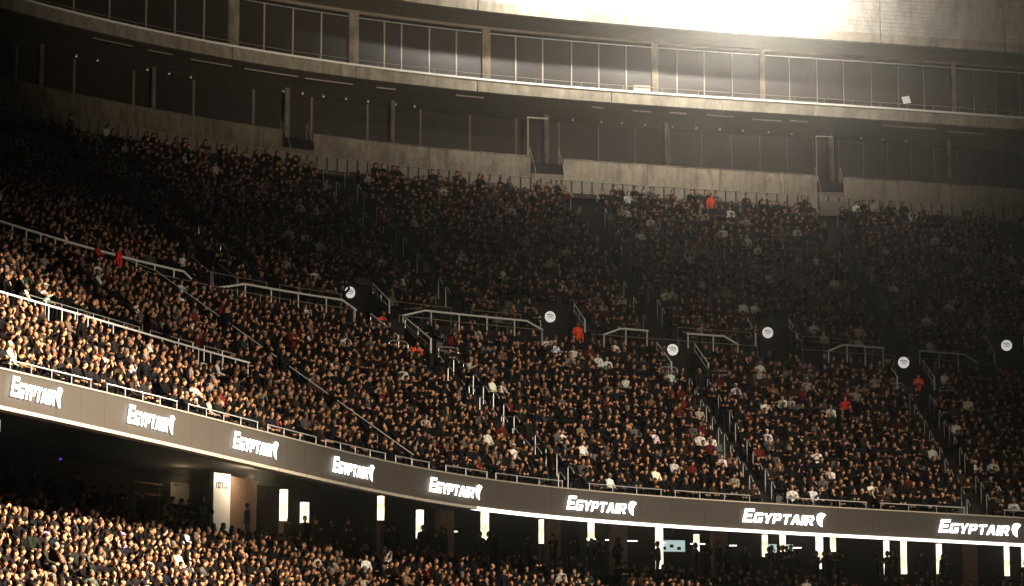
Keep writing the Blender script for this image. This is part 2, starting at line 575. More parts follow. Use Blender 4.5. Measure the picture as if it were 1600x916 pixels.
while s < 57:
    w_ = .62 / (1 + V_TEETH * (THL - THR) / (4 * SW) / math.cosh((s - SCN) / (2 * SW)) ** 2)      # same panel length along the wall, bend or straight
    MB().blk(s + .02 * w_, s + .86 * w_, V_TEETH - .02, V_TEETH + .08, lambda q: zl('teeth', q) - .75, lambda q: zl('teeth', q) - .04, .6).build('foot_panel', M['fascia'], bw)
    MB().blk(s, s + .96 * w_, V_TEETH - .05, V_TEETH + .14, lambda q: zl('teeth', q) - .036, lambda q: zl('teeth', q), .6).build('ledge', M['fascia'], bw)
    s += w_
MB().blk(-21, 57, V_TEETH + .09, V_TEETH + .115, lambda q: zl('teeth', q) - .8, lambda q: zl('teeth', q) - .04, .6).build('gap_dark_strip', M['black'], bw)  # black strip puts the darkness of the panel gaps into colour
for k, (a, b) in enumerate(STAIR):
    z0 = zl('teeth', a) - .9
    r = empty('stair', P((a + b) / 2, V_TEETH, z0))
    tag(r, 'short dark stair cut through the concrete wall, %s from the left' % ORD[k], 'stair', 'stairs through the back wall')
    top = zl('par', (a + b) / 2) - .35
    for i in range(5):
        zz = z0 + .2 + (top - z0 - .2) * (i + 1) / 5
        MB().blk(a + .01, b - .01, V_TEETH - .25 + i * .24, V_TEETH - .25 + (i + 1) * .24 - .004 + (.6 if i == 4 else 0), z0 - .3, zz).build('step', M['concrete_dark'] if i % 2 else M['soffit'], r)
    for q in (a + .06, b - .06):
        MB().tube([P(q, V_TEETH - .2, z0 + .3), P(q, V_TEETH - .2, z0 + 1.3), P(q, V_PAR + .4, top + .95), P(q, V_PAR + .4, top)], .022).build('handrail', M['rail_dull'], r)

# round columns of the upper concourse and the two portal frames beside the stairs
for k, s in enumerate((.55, 3.2, 6.3, 8.9, 13.3, 17.65, 25.45, 32.1)):
    wide = k in (2, 4, 6)
    r = empty('column', P(s, 34.5, zl('par', s) - .35))
    tag(r, '%s pale round column in the dark concourse, %s from the left' % ('stout' if wide else 'slim', ORD[k]), 'column', 'columns of the dark concourse')
    MB().tube([P(s, 34.5, zl('par', s) - .34), P(s, 34.5, zl('white', s) - .76)], .16 if wide else .12, 14).build('shaft', M['concrete'], r, True)
    MB().tube([P(s, 34.5, zl('par', s) - .345), P(s, 34.5, zl('par', s) - .2)], .22, 14).build('base', M['concrete_dark'], r, True)
for k, (a, b) in enumerate(((12.55, 13.2), (24.45, 25.35))):
    z0, z1 = zl('par', a) - .34, zl('white', a) - 1.25
    r = empty('portal_frame', P((a + b) / 2, 33.6, z0))
    tag(r, 'pale bracket-shaped doorway frame at the concourse, above the %s stair from the left' % ORD[k + 1], 'door frame', 'doorway frames in the concourse')
    MB().blk(a, b, 33.55, 33.65, z1, z1 + .06).build('head', M['white'], r)
    MB().blk(a, a + .05, 33.55, 33.65, z0, z1 - .004).build('jamb', M['rail_dull'], r)

# small downlights and slim trunking under the upper concourse ceiling
for k, s in enumerate((1.5, 2.0, 3.15, 3.65, 4.15, 6.3, 6.75, 7.25, 7.8, 8.35, 9.05, 9.55, 13.45, 14.25, 15.25, 16.0, 16.9, 18.0, 19.0, 20.05, 21.1, 22.35, 23.5, 27.2, 28.4, 29.75)):
    z = zl('white', s) - .75
    r = empty('downlight', P(s, 35, z - .13))
    tag(r, 'tiny ceiling lamp in the dark upper concourse, %s from the left' % ordinal(k + 1), 'lamp', 'ceiling lamps of the upper concourse')
    MB().tube([P(s, 35, z - .001), P(s, 35, z - .10)], .075, 10).build('housing', M['rail_dull'], r)
    MB().tube([P(s, 35, z - .101), P(s, 35, z - .13)], .055, 10).build('lens', M['lamp'], r)
for k, (a, b, v) in enumerate(((.9, 1.9, 31.3), (2.3, 2.9, 31.4), (3.4, 4.4, 31.6), (4.7, 6.0, 31.6), (6.2, 7.4, 31.7), (8.0, 8.5, 31.7), (10.1, 10.9, 31.5), (14.4, 14.8, 31.6), (15.9, 16.6, 31.8), (17.3, 18.0, 31.6), (18.9, 20.1, 31.7), (21.0, 22.4, 32.), (22.8, 23.7, 31.8), (27.6, 30.6, 31.5), (31.4, 33.6, 31.9))):
    r = MB().blk(a, b, v, v + .07, lambda q: zl('white', q) - .82, lambda q: zl('white', q) - .742).build('cable_tray', M['rail_dull'])
    tag(r, 'thin pale tray under the concourse ceiling, %s length from the left' % ORD[k], 'cable tray', 'trays under the concourse ceiling')
# dark glazed partition in the concourse
r = empty('partition', P(14, 35.9, zl('par', 14) - .34))
tag(r, 'dark glazed partition set back in the upper concourse behind the columns', 'partition')
s = -16.
while s < 57:
    MB().blk(s + .03, s + 1.33, 35.9, 35.93, lambda q: zl('par', q) - .3, lambda q: zl('white', q) - .85).build('pane', M['glass'], r)
    MB().blk(s - .025, s + .025, 35.86, 35.96, lambda q: zl('par', q) - .34, lambda q: zl('white', q) - .76).build('mullion', M['soffit'], r)
    s += 1.36

# ------------------------------------------------------------------ gallery front (bright edged band) above the concourse
gb = empty('gallery_front', P(14, V_WHITE, zl('white', 14) - .75))
tag(gb, 'curved concrete gallery front with a bright white top edge above the dark concourse', 'gallery front')
seams = [-22, -17, -12, -7, -2, 1.15, 4.1, 7.2, 10.5, 14.85, 19.3, 23.65, 28.5, 33.35, 38, 43, 48, 53, 58]
for a, b in zip(seams[:-1], seams[1:]):
    MB().blk(a + .012, b - .012, V_WHITE, V_WHITE + .3, lambda q: zl('white', q) - .75, lambda q: zl('white', q) - .09).build('panel', M['fascia'], gb)
MB().sweep(-22, 58, [(V_WHITE - .09, lambda q: zl('white', q) - .088), (V_WHITE + .36, lambda q: zl('white', q) - .088), (V_WHITE + .36, lambda q: zl('white', q) + .02), (V_WHITE - .09, lambda q: zl('white', q) + .02)], .6).build('edge', M['edge'], gb)
MB().blk(-22, 58, V_WHITE + .34, 36.7, lambda q: zl('white', q) - .44, lambda q: zl('white', q) - .30, 1.2).build('deck', M['concrete_dark'], gb)

# glazed wall of the gallery
gw = empty('window_wall', P(16, V_WIN, zl('white', 16) - .3))
tag(gw, 'long gallery window wall of tall dark panes between thin pale mullions', 'window wall')
WC = [-9.0, 4.5, 7.45, 11.05, 16.8, 21.5, 31.8, 42.0, 52.0]
WM = [-12.4, -11.2, -10.1, -7.9, -6.8, -5.7, -4.6, -3.5, -2.4, -1.4, -.4, .6, 1.5, 2.4, 3.1, 3.8, 5.25, 5.95, 6.65, 8.25, 8.7, 9.45, 10.2, 11.95, 12.8, 13.75, 14.7, 15.7, 17.7, 18.85, 20.1, 22.85, 24.25, 25.65, 27.15, 28.65, 30.1, 33.0, 34.3, 35.7, 37.1, 38.5, 39.7, 40.9, 43.4, 44.8, 46.2, 47.6, 49., 50.4, 53.4, 54.8, 56.2]
zb = lambda q: zl('white', q) - .29
zt = lambda q: zl('wtop', q)
for q in WM:
    MB().blk(q - .018, q + .018, V_WIN - .03, V_WIN + .05, zb, zt).build('mullion', M['rail_dull'], gw)
for q in WC:
    MB().blk(q - .12, q + .12, V_WIN - .14, V_WIN + .08, zb, lambda x: zl('wtop', x) + .25).build('pier', M['concrete'], gw)
al = sorted(WM + WC)
for a, b in zip(al[:-1], al[1:]):
    d0 = .124 if a in WC else .026
    d1 = .124 if b in WC else .026
    MB().blk(a + d0, b - d1, V_WIN, V_WIN + .02, zb, lambda q: zl('wtop', q) - .004).build('pane', M['glass'], gw)
for a, b in zip(([-13] + WC), (WC + [57])):
    MB().blk(a + .13, b - .13, V_WIN - .035, V_WIN + .055, lambda q: zl('wtop', q) + .002, lambda q: zl('wtop', q) + .055).build('head_rail', M['rail'], gw)
MB().tube([P(-3 + .5 * i, V_WIN - .5, zl('white', -3 + .5 * i) + .62) for i in range(86)], .018).build('guard_rail', M['rail_dull'], gw)
for i in range(28):
    q = -2.5 + 1.5 * i
    MB().tube([P(q, V_WIN - .5, zl('white', q) - .29), P(q, V_WIN - .5, zl('white', q) + .60)], .014).build('guard_post', M['rail_dull'], gw)
# lintel over the windows
MB().blk(-22, 58, V_WIN - .02, V_WIN + .35, lambda q: zl('wtop', q) + .255, lambda q: zl('conc', q) + .028, .6).build('lintel', M['soffit'], gw)

# boarded cladding that the big floodlight washes out
cl = empty('upper_cladding', P(16, V_CLAD, zl('conc', 16)))
tag(cl, 'pale boarded cladding above the gallery windows washed out by a floodlight', 'cladding')
seams = [-22, -13, -4, 3, 10.25, 18.6, 26.95, 34, 42, 50, 58]
for a, b in zip(seams[:-1], seams[1:]):
    p = MB().blk(a + .015, b - .015, V_CLAD, V_CLAD + .35, lambda q: zl('conc', q), lambda q: zl('conc', q) + .55).build('beam', M['fascia'], cl)
    mb = MB()
    for i in range(18):
        z0 = .56 + i * .235
        mb.blk(a + .02, b - .02, V_CLAD + .06 + .004 * (i % 3), V_CLAD + .16, lambda q, z0=z0: zl('conc', q) + z0, lambda q, z0=z0: zl('conc', q) + z0 + .22, 1.0)
    tag(mb.build('boarding', M['cladding'], cl), kind='stuff')
    MB().blk(a, b, V_CLAD + .17, V_CLAD + .3, lambda q: zl('conc', q) + .552, lambda q: zl('conc', q) + 4.9, 1.2).build('backing', M['black'], cl)


# the floodlight that washes the cladding: housing, lens and its lamp
def floodlight(s, v, dz, label, power, tgt, size, blend):
    z = zl('conc', s) + dz
    p = P(s, v, z)
    r = empty('floodlight', p)
    tag(r, label, 'floodlight', 'floodlights over the gallery cladding')
    d = (tgt - p).normalized()
    u = d.cross(Vector((0, 0, 1))).normalized()
    w = u.cross(d)
    q = [p - d * .25 + u * a + w * b for a, b in ((-.3, -.2), (.3, -.2), (.3, .2), (-.3, .2))] + [p + u * a + w * b for a, b in ((-.45, -.32), (.45, -.32), (.45, .32), (-.45, .32))]
    MB().add(q, [[3, 2, 1, 0], [0, 1, 5, 4], [1, 2, 6, 5], [2, 3, 7, 6], [3, 0, 4, 7]]).build('housing', M['black'], r)
    MB().add([p - d * .03 + u * a + w * b for a, b in ((-.42, -.29), (.42, -.29), (.42, .29), (-.42, .29))], [[0, 1, 2, 3]]).build('lens', M['strip'], r)
    MB().tube([p - d * .25, P(s, V_CLAD + .1, z + 1.0)], .04).build('arm', M['rail_dull'], r)
    o = spot('floodlight_lamp', p + d * .05, tgt, power, size, blend, .35, (1, .94, .84))
    return o


for fs_, fp, fl_ in ((12.6, 13000, 'left of three floodlights hung above the photo\'s top edge, facing the cladding'), (18.6, 19000, 'middle of three floodlights hung above the photo\'s top edge, facing the cladding'),
                    (23.6, 5000, 'right of three floodlights hung above the photo\'s top edge, facing the cladding')):
    floodlight(fs_, 22.6, 3.6, fl_, fp, P(fs_, V_CLAD + .1, zl('conc', fs_) + 2.2), 132, 1.0)

def lamp_bank(s, v, dz, power):
    """a bank of stadium lamps at the roof edge, facing the pitch"""
    p = P(s, v, zl('conc', s) + dz)
    r = empty('lamp_bank', p)
    tag(r, 'bank of stadium lamps at the roof edge facing the pitch, above the photo\'s top edge', 'lamp bank')
    d = (Vector((6, 0, 6)) - p).normalized()
    u = d.cross(Vector((0, 0, 1))).normalized()
    w = u.cross(d)
    for i in range(3):
        for j in range(2):
            c = p + u * (i - 1) * .8 + w * (j * .7)
            q = [c - d * .3 + u * a + w * b for a, b in ((-.2, -.18), (.2, -.18), (.2, .18), (-.2, .18))] + [c + u * a + w * b for a, b in ((-.34, -.3), (.34, -.3), (.34, .3), (-.34, .3))]
            h = MB().add(q, [[3, 2, 1, 0], [0, 1, 5, 4], [1, 2, 6, 5], [2, 3, 7, 6], [3, 0, 4, 7]]).build('housing', M['black'], r)
            MB().add([c - d * .02 + u * a + w * b for a, b in ((-.32, -.28), (.32, -.28), (.32, .28), (-.32, .28))], [[0, 1, 2, 3]]).build('lens', M['strip'], h)
    MB().tube([p - d * .4 - u, p - d * .4 + u], .06).build('cross_bar', M['rail_dull'], r)
    MB().tube([p - d * .4, P(s, V_CLAD + .1, p.z + 1.2)], .07).build('arm', M['rail_dull'], r)
    spot('lamp_bank_light', p + d * .1 + w * .35, (6, 0, 6), power, 52, 1.0, .7, (1, .95, .86))


lamp_bank(18.9, 22.0, 2.6, 120000)
hz = bpy.data.materials.new('haze_air')
hz.use_nodes = True
hz.node_tree.nodes.remove(hz.node_tree.nodes['Principled BSDF'])
pv = hz.node_tree.nodes.new('ShaderNodeVolumePrincipled')
pv.inputs['Color'].default_value = (1, .94, .85, 1)
pv.inputs['Density'].default_value = .0004
pv.inputs['Anisotropy'].default_value = .98
hz.node_tree.links.new(pv.outputs[0], hz.node_tree.nodes['Material Output'].inputs['Volume'])
x0, x1, y0, y1, z0, z1 = -110, 110, -90, 190, -1, 82
hz.cycles.volume_sampling = 'EQUIANGULAR'
hb = MB().add([(x0, y0, z0), (x1, y0, z0), (x1, y1, z0), (x0, y1, z0), (x0, y0, z1), (x1, y0, z1), (x1, y1, z1), (x0, y1, z1)], [[3, 2, 1, 0], [4, 5, 6, 7], [0, 1, 5, 4], [1, 2, 6, 5], [2, 3, 7, 6], [3, 0, 4, 7]]).build('haze', hz)
tag(hb, 'thin smoky air hanging in the whole stadium', 'haze', kind='stuff')

# small pale things on the gallery
r = MB().add([P(28.8, 31.5, 39.62), P(29.22, 31.5, 39.7), P(29.12, 31.55, 40.12), P(28.7, 31.55, 40.04), P(28.8, 31.53, 39.62), P(29.22, 31.53, 39.7), P(29.12, 31.58, 40.12), P(28.7, 31.58, 40.04)],
             [[0, 1, 2, 3], [7, 6, 5, 4], [0, 4, 5, 1], [1, 5, 6, 2], [2, 6, 7, 3], [3, 7, 4, 0]]).build('notice', M['white'])
tag(r, 'small tilted white notice against the gallery windows', 'notice')
r = MB().blk(15.9, 16.55, 31.6, 31.9, zl('white', 16) - .28, zl('white', 16) + .72).build('cabinet', M['strip_dim'])
tag(r, 'pale box standing in front of the gallery windows under the bright cladding', 'cabinet')

# ------------------------------------------------------------------ guard rails of the walkway and landings
def railing(label, pts, group, post_s, v, base, mat='rail', r0=.035, name='guard_rail', mid=True):
    """pts: [(s, height)] of the top rail; base(s) floor height"""
    a, b = pts[0][0], pts[-1][0]
    r = empty(name, P((a + b) / 2, v, base((a + b) / 2)))
    tag(r, label, 'railing', group)
    hs = lambda q: float(np.interp(q, [p[0] for p in pts], [p[1] for p in pts]))
    n = max(2, int((b - a) / .4))
    ss = sorted(set([a + (b - a) * i / n for i in range(n + 1)] + [p[0] for p in pts]))
    MB().tube([P(q, v, base(q) + hs(q)) for q in ss], r0).build('top_rail', M[mat], r)
    if mid:
        MB().tube([P(q, v, base(q) + hs(q) * .5) for q in ss], r0 * .5).build('mid_rail', M[mat], r)
    for q in post_s:
        MB().tube([P(q, v, base(q)), P(q, v, base(q) + hs(q) - r0 * .5)], r0 * .75).build('post', M[mat], r)
    return r


def spaced(a, b, d):
    n = max(1, int(round((b - a) / d)))
    return [a + (b - a) * i / n for i in range(n + 1)]


WB = lambda q: floor_z(q, 15.2)
G = 'bright guard rails along the walkway'
for k, (lab, pts) in enumerate((
        ('bright guard rail with sloping end on the walkway, nearest the photo\'s left edge', [(-13.6, 1.), (-3.4, 1.), (-2.9, .6)]),
        ('bright guard rail with two sloping ends, left of the leftmost round sign', [(-1.9, .6), (-.88, 1.), (2.61, 1.), (3.1, .6)]),
        ('longest bright guard rail with two sloping ends, mid photo', [(4.6, .6), (5.37, 1.), (8.73, 1.), (9.3, .6)]),
        ('short bright guard rail sloping at its left end, right of the longest one', [(11.4, .6), (12.05, 1.), (13.1, 1.)]),
        ('short bright guard rail sloping down right toward the wide dark gap', [(14.6, 1.), (16.13, 1.), (16.75, .6)]),
        ('short bright guard rail sloping at its left end, fifth from right along walkway', [(20.7, .6), (21.43, 1.), (23.4, 1.)]),
        ('short bright guard rail near the photo\'s right edge, sloping down right', [(25.1, 1.), (27.38, 1.), (28.1, .6)]))):
    railing(lab, pts, G, spaced(pts[0][0] + .05, pts[-1][0] - .05, .92), 15.2, WB, 'white', .052, mid=False)
tr = [(-13.6, 3.0), (4.45, 9.3), (10.95, 17.55), (19.5, 23.9), (24.1, 29.05), (31.2, 36)]
for k, (a, b) in enumerate(tr):
    railing('thin dull rail along the walkway, %s length from the left' % ORD[k], [(a, .60), (b, .60)], 'thin rails along the walkway', spaced(a + .04, b - .04, 1.1), 15.10, WB, 'rail_dull', .018, 'walkway_rail', False)
for k, (a, b) in enumerate(((-2.0, .2), (.6, 2.8), (4.4, 6.4), (7.0, 8.7), (14.3, 17.4), (19.6, 23.0))):
    railing('faint rail behind the bright walkway rails, %s from the left' % ORD[k], [(a, 1.05), (b, 1.05)], 'faint rails behind the walkway', spaced(a + .04, b - .04, 1.0), 15.62, lambda q: floor_z(q, 15.62) + .02, 'rail_dull', .016, 'rear_rail', False)
MF = lambda q: floor_z(q, 5.8)
railing('long bright white guard rail across the crowd at the photo\'s left edge', [(-45, 1.05), (-10.2, 1.05)], 'rails across the left crowd', spaced(-44.9, -10.3, .95), 5.75, MF, 'white', .038, mid=False)
for k, (a, b) in enumerate(((-26.9, -17.4), (-16.6, -13.2), (-12.4, -9.6))):
    railing('thin rail just behind the long white guard rail, %s from left' % ORD[k], [(a, 1.0), (b, 1.0)], 'thin rails behind the white guard rail', spaced(a + .03, b - .03, 1.2), 6.5, lambda q: floor_z(q, 6.5), 'rail', .018, 'rear_rail', False)
    mb = MB()
for k, (a, b) in enumerate(((-25.8, -24.9), (-23.2, -21.4), (-18.5, -15.8), (-13.2, -12.4))):
    r = MB().blk(a, b, 6.15, 6.42, lambda q: floor_z(q, 6.2) + .02, lambda q: floor_z(q, 6.2) + .42).build('landing_block', M['white'])
    tag(r, 'pale block behind the long white guard rail, %s from the left' % ORD[k], 'block', 'pale blocks behind the white rail')

# long straight sloping rail beside the left aisle, ribbon board to upper stand
r = empty('aisle_rail', P(-6.5, .7, floor_z(-6.5, .7)))
tag(r, 'long straight thin rail descending diagonally through the left crowd to the ribbon board', 'railing')
pts = [P(-6.3, v, floor_z(-6.3, v) + 1.05) for v in (.5, 4, 8, 11, 13.4)] + [P(-6.5, v, floor_z(-6.5, v) + 1.0) for v in (15.1, 17, 19, 21, 23, 26)]
MB().tube(pts, .019).build('top_rail', M['white'], r)
for v in [.6 + 1.6 * i for i in range(8)] + [15.6, 17.2, 18.8, 20.4, 22, 23.6]:
    q = -6.3 if v < 14 else -6.5
    MB().tube([P(q, v, floor_z(q, v)), P(q, v, floor_z(q, v) + 1.0)], .014).build('post', M['rail_dull'], r)
for k, (q, v0, v1, where) in enumerate(((-16.45, 6.9, 8.7, 'left'), (-14.45, 6.9, 8.7, 'right'))):
    r = empty('aisle_rail', P(q, v0, floor_z(q, v0)))
    tag(r, 'short dull sloping rail above the long white guard rail, %s of a pair' % where, 'railing', 'short sloping rails above the white rail')
    MB().tube([P(q, v0, floor_z(q, v0) + 1.), P(q, v1, floor_z(q, v1) + 1.)], .022).build('top_rail', M['rail_dull'], r)
    for v in (v0, v1):
        MB().tube([P(q, v, floor_z(q, v)), P(q, v, floor_z(q, v) + .99)], .018).build('post', M['rail_dull'], r)
for k, q in enumerate((-1.9, -.95)):
    r = empty('aisle_rail', P(q, 15.9, floor_z(q, 15.9)))
    tag(r, 'dull sloping stair rail above the walkway\'s dark gap, %s of a pair' % ('left', 'right')[k], 'railing', 'stair rails at the left walkway gap')
    MB().tube([P(q, 17.2, floor_z(q, 17.2) + 1.), P(q, 15.6, floor_z(q, 15.6) + 1.), P(q, 15.55, floor_z(q, 15.6) + .02)], .022).build('top_rail', M['rail_dull'], r)
    MB().tube([P(q, 17.2, floor_z(q, 17.2)), P(q, 17.2, floor_z(q, 17.2) + .99)], .018).build('post', M['rail_dull'], r)

# ------------------------------------------------------------------ vomitories
DISC = {3: (3.74, 24.69), 4: (10.12, 24.26), 5: (18.52, 23.85), 6: (30.24, 23.39), 1: (13.62, 22.29), 2: (23.9, 21.91)}
VN = ['lower opening left of the middle', 'lower opening at the middle', 'lower opening nearest the right edge', 'upper opening nearest the left edge', 'upper opening left of centre', 'upper opening right of centre',
      'upper opening at the right edge']
SIDE = {0: 'left', 1: 'right'}
for k, (a, b, c, d, up) in enumerate(VOM):
    fl = floor_z(a, 15.2) - .9 if up else floor_z(a, c) - .3
    bk = d if up else 13.6
    r = empty('vomitory', P((a + b) / 2, (c + d) / 2, fl))
    tag(r, 'dark stair opening with concrete cheek walls, ' + VN[k], 'stair opening', 'stair openings in the stand')
    zs = lambda v: floor_z((a + b) / 2, v if up else min(v, 13.45))
    for q0, q1 in ((a - .06, a + .06), (b - .06, b + .06)):
        mb = MB()
        v0, v1 = c + .3, bk
        n = [P(q0, v0, fl), P(q1, v0, fl), P(q1, v1, fl), P(q0, v1, fl), P(q0, v0, zs(v0) + .35), P(q1, v0, zs(v0) + .35), P(q1, v1, zs(v1) + .5), P(q0, v1, zs(v1) + .5)]
        mb.add(n, [[3, 2, 1, 0], [4, 5, 6, 7], [0, 1, 5, 4], [1, 2, 6, 5], [2, 3, 7, 6], [3, 0, 4, 7]])
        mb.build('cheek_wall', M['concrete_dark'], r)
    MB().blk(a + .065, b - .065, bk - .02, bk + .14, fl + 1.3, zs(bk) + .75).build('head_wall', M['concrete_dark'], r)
    MB().blk(a + .065, b - .065, bk + .05, bk + .1, fl, fl + 1.295).build('doorway', M['black'], r)  # black sheet paints the darkness inside the opening
    MB().blk(a + .065, b - .065, c, bk - .03, fl - .1, fl).build('floor_slab', M['concrete_dark'], r)
    # stair rails on the cheeks: slope with the seating, then drop to the floor
    hv0, hv1 = (c + .55, d - .25) if up else (c + .35, bk + .1)
    for e, q in enumerate((a, b)):
        if k == 3 and e == 0:
            continue
        rr = empty('stair_rail', P(q, hv0, fl))
        tag(rr, 'bright sloping rail dropping to a post, %s side of %s' % (SIDE[e], VN[k]), 'railing', 'sloping rails of the stair openings')
        MB().tube([P(q, hv1, zs(hv1) + 1.02), P(q, hv0 + .05, zs(hv0) + 1.02)], .034).build('hand_rail', M['white'], rr)
        MB().tube([P(q, hv1, zs(hv1) + .70), P(q, hv0 + .08, zs(hv0) + .70)], .02).build('low_rail', M['rail'], rr)
        MB().tube([P(q, hv0, zs(hv0) + 1.04), P(q, hv0, fl)], .045, 8).build('newel', M['white'], rr)
        for f in (.5, 1.):
            vv = hv0 + (hv1 - hv0) * f
            MB().tube([P(q, vv, zs(vv) + .5), P(q, vv, zs(vv) + 1.01)], .02).build('post', M['rail'], rr)
    if k in DISC:
        s, z = DISC[k]
        v = bk - .09
        rr = empty('round_sign', P(s, v, z - .28))
        tag(rr, 'round white sign with three dark curved bars over the ' + VN[k], 'sign', 'round signs over the stair openings')
        t = ang(s)
        T = Vector((math.cos(t), math.sin(t), 0))
        O = Vector((math.sin(t), -math.cos(t), 0))
        p0 = P(s, v, z)
        R = .285
        ring = [(R * math.cos(2 * math.pi * i / 28), R * math.sin(2 * math.pi * i / 28)) for i in range(28)]
        vs = [p0 + T * x + Vector((0, 0, y)) + O * .03 for x, y in ring] + [p0 + T * x + Vector((0, 0, y)) - O * .03 for x, y in ring]
        MB().add(vs, [list(range(28)), list(range(28, 56))[::-1]] + [[i, i + 28, (i + 1) % 28 + 28, (i + 1) % 28] for i in range(28)]).build('disc', M['disc'], rr)
        for i, (w, h, th) in enumerate(((.195, .085, .045), (.16, .0, .038), (.125, -.08, .032))):
            vs, fs = [], []
            n = 10
            for j in range(n + 1):
                x = -w + 2 * w * j / n
                y = h + .055 * (1 - (x / w) ** 2) - x * .12 - .02
                for o in (.031, .036):
                    vs += [p0 + T * x + Vector((0, 0, y - th / 2)) + O * o, p0 + T * x + Vector((0, 0, y + th / 2)) + O * o]
            for j in range(n):
                q = j * 4
                fs += [[q + 2, q + 6, q + 7, q + 3], [q + 3, q + 7, q + 5, q + 1], [q, q + 4, q + 6, q + 2]]
            MB().add(vs, fs).build('bar', M['black'], rr)
    if not up:
        for e, q in enumerate((a - .28, b + .38)):
            g = empty('hoop_barrier', P(q, 10.95, floor_z(q, 10.95)))
            tag(g, 'bright hoop-topped steel barrier, %s of the %s' % (SIDE[e], VN[k]), 'barrier', 'hoop barriers below the lower openings')
            w = .36
            z = floor_z(q, 10.95)
            arc = [P(q - w, 10.95, z), P(q - w, 10.95, z + .88), P(q - w + .06, 10.95, z + .98), P(q - w + .16, 10.95, z + 1.02), P(q + w - .16, 10.95, z + 1.02), P(q + w - .06, 10.95, z + .98), P(q + w, 10.95, z + .88), P(q + w, 10.95, z)]
            MB().tube(arc, .026).build('hoop', M['rail'], g)
            MB().tube([P(q - w, 10.95, z + .82), P(q + w, 10.95, z + .82)], .022).build('cross_bar', M['rail'], g)
            MB().tube([P(q, 10.95, z), P(q, 10.95, z + 1.01)], .016).build('centre_bar', M['rail'], g)

# ------------------------------------------------------------------ hooked handrails up the aisles
def hook(s, v, label, group, mat='rail', h=.95):
    z = floor_z(s, v)
    o = MB().tube([P(s, v, z), P(s, v, z + h), P(s, v - .05, z + h + .05), P(s, v - .15, z + h + .03), P(s, v - .42, z + h - .22), P(s, v - .44, z + h - .30)], .021).build('aisle_handrail', M[mat])
    tag(o, label, 'handrail', group)


AIS = [(3.55, 4.35, .9, 10.2, 'left lower aisle'), (13.25, 14.12, .9, 10.4, 'middle lower aisle'), (23.12, 24.18, .9, 10.4, 'lower aisle nearest the right edge')]
for a, b, v0, v1, nm in AIS:
    for e, q in enumerate((a, b)):
        i = 0
        v = v0 + .4 * e
        while v < v1:
            hook(q, v, 'hooked handrail, %s side of %s, %s from ribbon board' % (SIDE[e], nm, ORD[i]), 'hooked handrails up the aisles', h=.95 + .08 * ((i * 7 + e) % 3))
            v += .8
            i += 1
AIU = [(.25, .25, 17.5, 30., 'upper aisle nearest the left edge'), (6.3, 6.85, 17., 30., 'upper aisle left of centre'), (13.3, 14.2, 16.8, 30., 'upper aisle right of centre'), (23.6, 24.65, 16.8, 30., 'upper aisle nearest the right edge')]
for a, b, v0, v1, nm in AIU:
    for e, q in enumerate((a, b) if a != b else (a,)):
        i = 0
        v = v0 + .8 * e
        while v < v1:
            hook(q, v, 'dull hooked handrail, %s side of %s, %s from walkway' % (SIDE[e], nm, ORD[i]), 'hooked handrails of the upper aisles', 'rail' if (i + e) % 3 else 'rail_dull')
            v += 1.6 if a == b or e == 0 else .8 * (2 if i % 2 else 1)
            i += 1

# ------------------------------------------------------------------ lower concourse: lit pillars, screens, signs
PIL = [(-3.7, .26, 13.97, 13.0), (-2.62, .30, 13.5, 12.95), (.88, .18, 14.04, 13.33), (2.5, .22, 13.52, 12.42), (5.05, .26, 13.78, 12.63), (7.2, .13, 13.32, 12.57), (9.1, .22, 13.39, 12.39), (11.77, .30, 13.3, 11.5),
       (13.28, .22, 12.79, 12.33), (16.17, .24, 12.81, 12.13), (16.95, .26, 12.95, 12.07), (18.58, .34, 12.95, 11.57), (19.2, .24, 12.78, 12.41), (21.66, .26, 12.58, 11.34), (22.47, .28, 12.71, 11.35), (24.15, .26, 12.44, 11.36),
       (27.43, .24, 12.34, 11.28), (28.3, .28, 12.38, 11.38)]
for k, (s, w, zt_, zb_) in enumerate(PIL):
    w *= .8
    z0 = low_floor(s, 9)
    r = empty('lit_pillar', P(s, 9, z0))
    tag(r, 'warm white pillar, lamplight painted as glow, under the ribbon board, %s from the left' % ORD[k], 'pillar', 'lamplit pillars under the ribbon board')
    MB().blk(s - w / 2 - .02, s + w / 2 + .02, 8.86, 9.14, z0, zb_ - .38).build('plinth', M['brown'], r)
    MB().blk(s - w / 2, s + w / 2, 8.88, 9.12, zb_ - .376, zt_).build('painted_glow_face', M['pillar_glow'], r)
for k, (s, w) in enumerate(((4.1, .5), (8.05, .5), (10.55, .55), (14.55, .6), (26.0, .6))):
    z0 = low_floor(s, 10)
    r = MB().blk(s - w / 2, s + w / 2, 10.0, 10.5, z0, zl('lip', s) + .98).build('square_column', M['brown'])
    tag(r, 'dim brown square column between the bright pillars, %s from the left' % ORD[k], 'column', 'dim brown columns under the ribbon board')
for k, (s, z, w, h) in enumerate(((12.85, 12.05, 1.05, .55), (17.0, 12.05, .42, .42), (17.78, 12.05, .3, .42))):
    r = empty('menu_screen', P(s, 11, z))
    tag(r, 'pale green lit screen under the ribbon board, %s from the left' % ORD[k], 'screen', 'lit screens in the lower concourse')
    MB().blk(s - w / 2 - .03, s + w / 2 + .03, 11.01, 11.08, z - .03, z + h + .03).build('frame', M['black'], r)
    MB().blk(s - w / 2, s + w / 2, 10.99, 11.008, z, z + h).build('display', M['screen'], r)
    for i in range(3):
        x = s - w * .36 + w * .28 * i
        MB().blk(x, x + w * .14, 10.975, 10.988, z + h * (.15 + .2 * (i % 2)), z + h * (.42 + .2 * (i % 2))).build('picture', M['dark'], r)
    MB().tube([P(s, 11.05, z + h + .03), P(s, 11.05, zl('lip', s) + 1.1)], .025).build('hanger', M['black'], r)
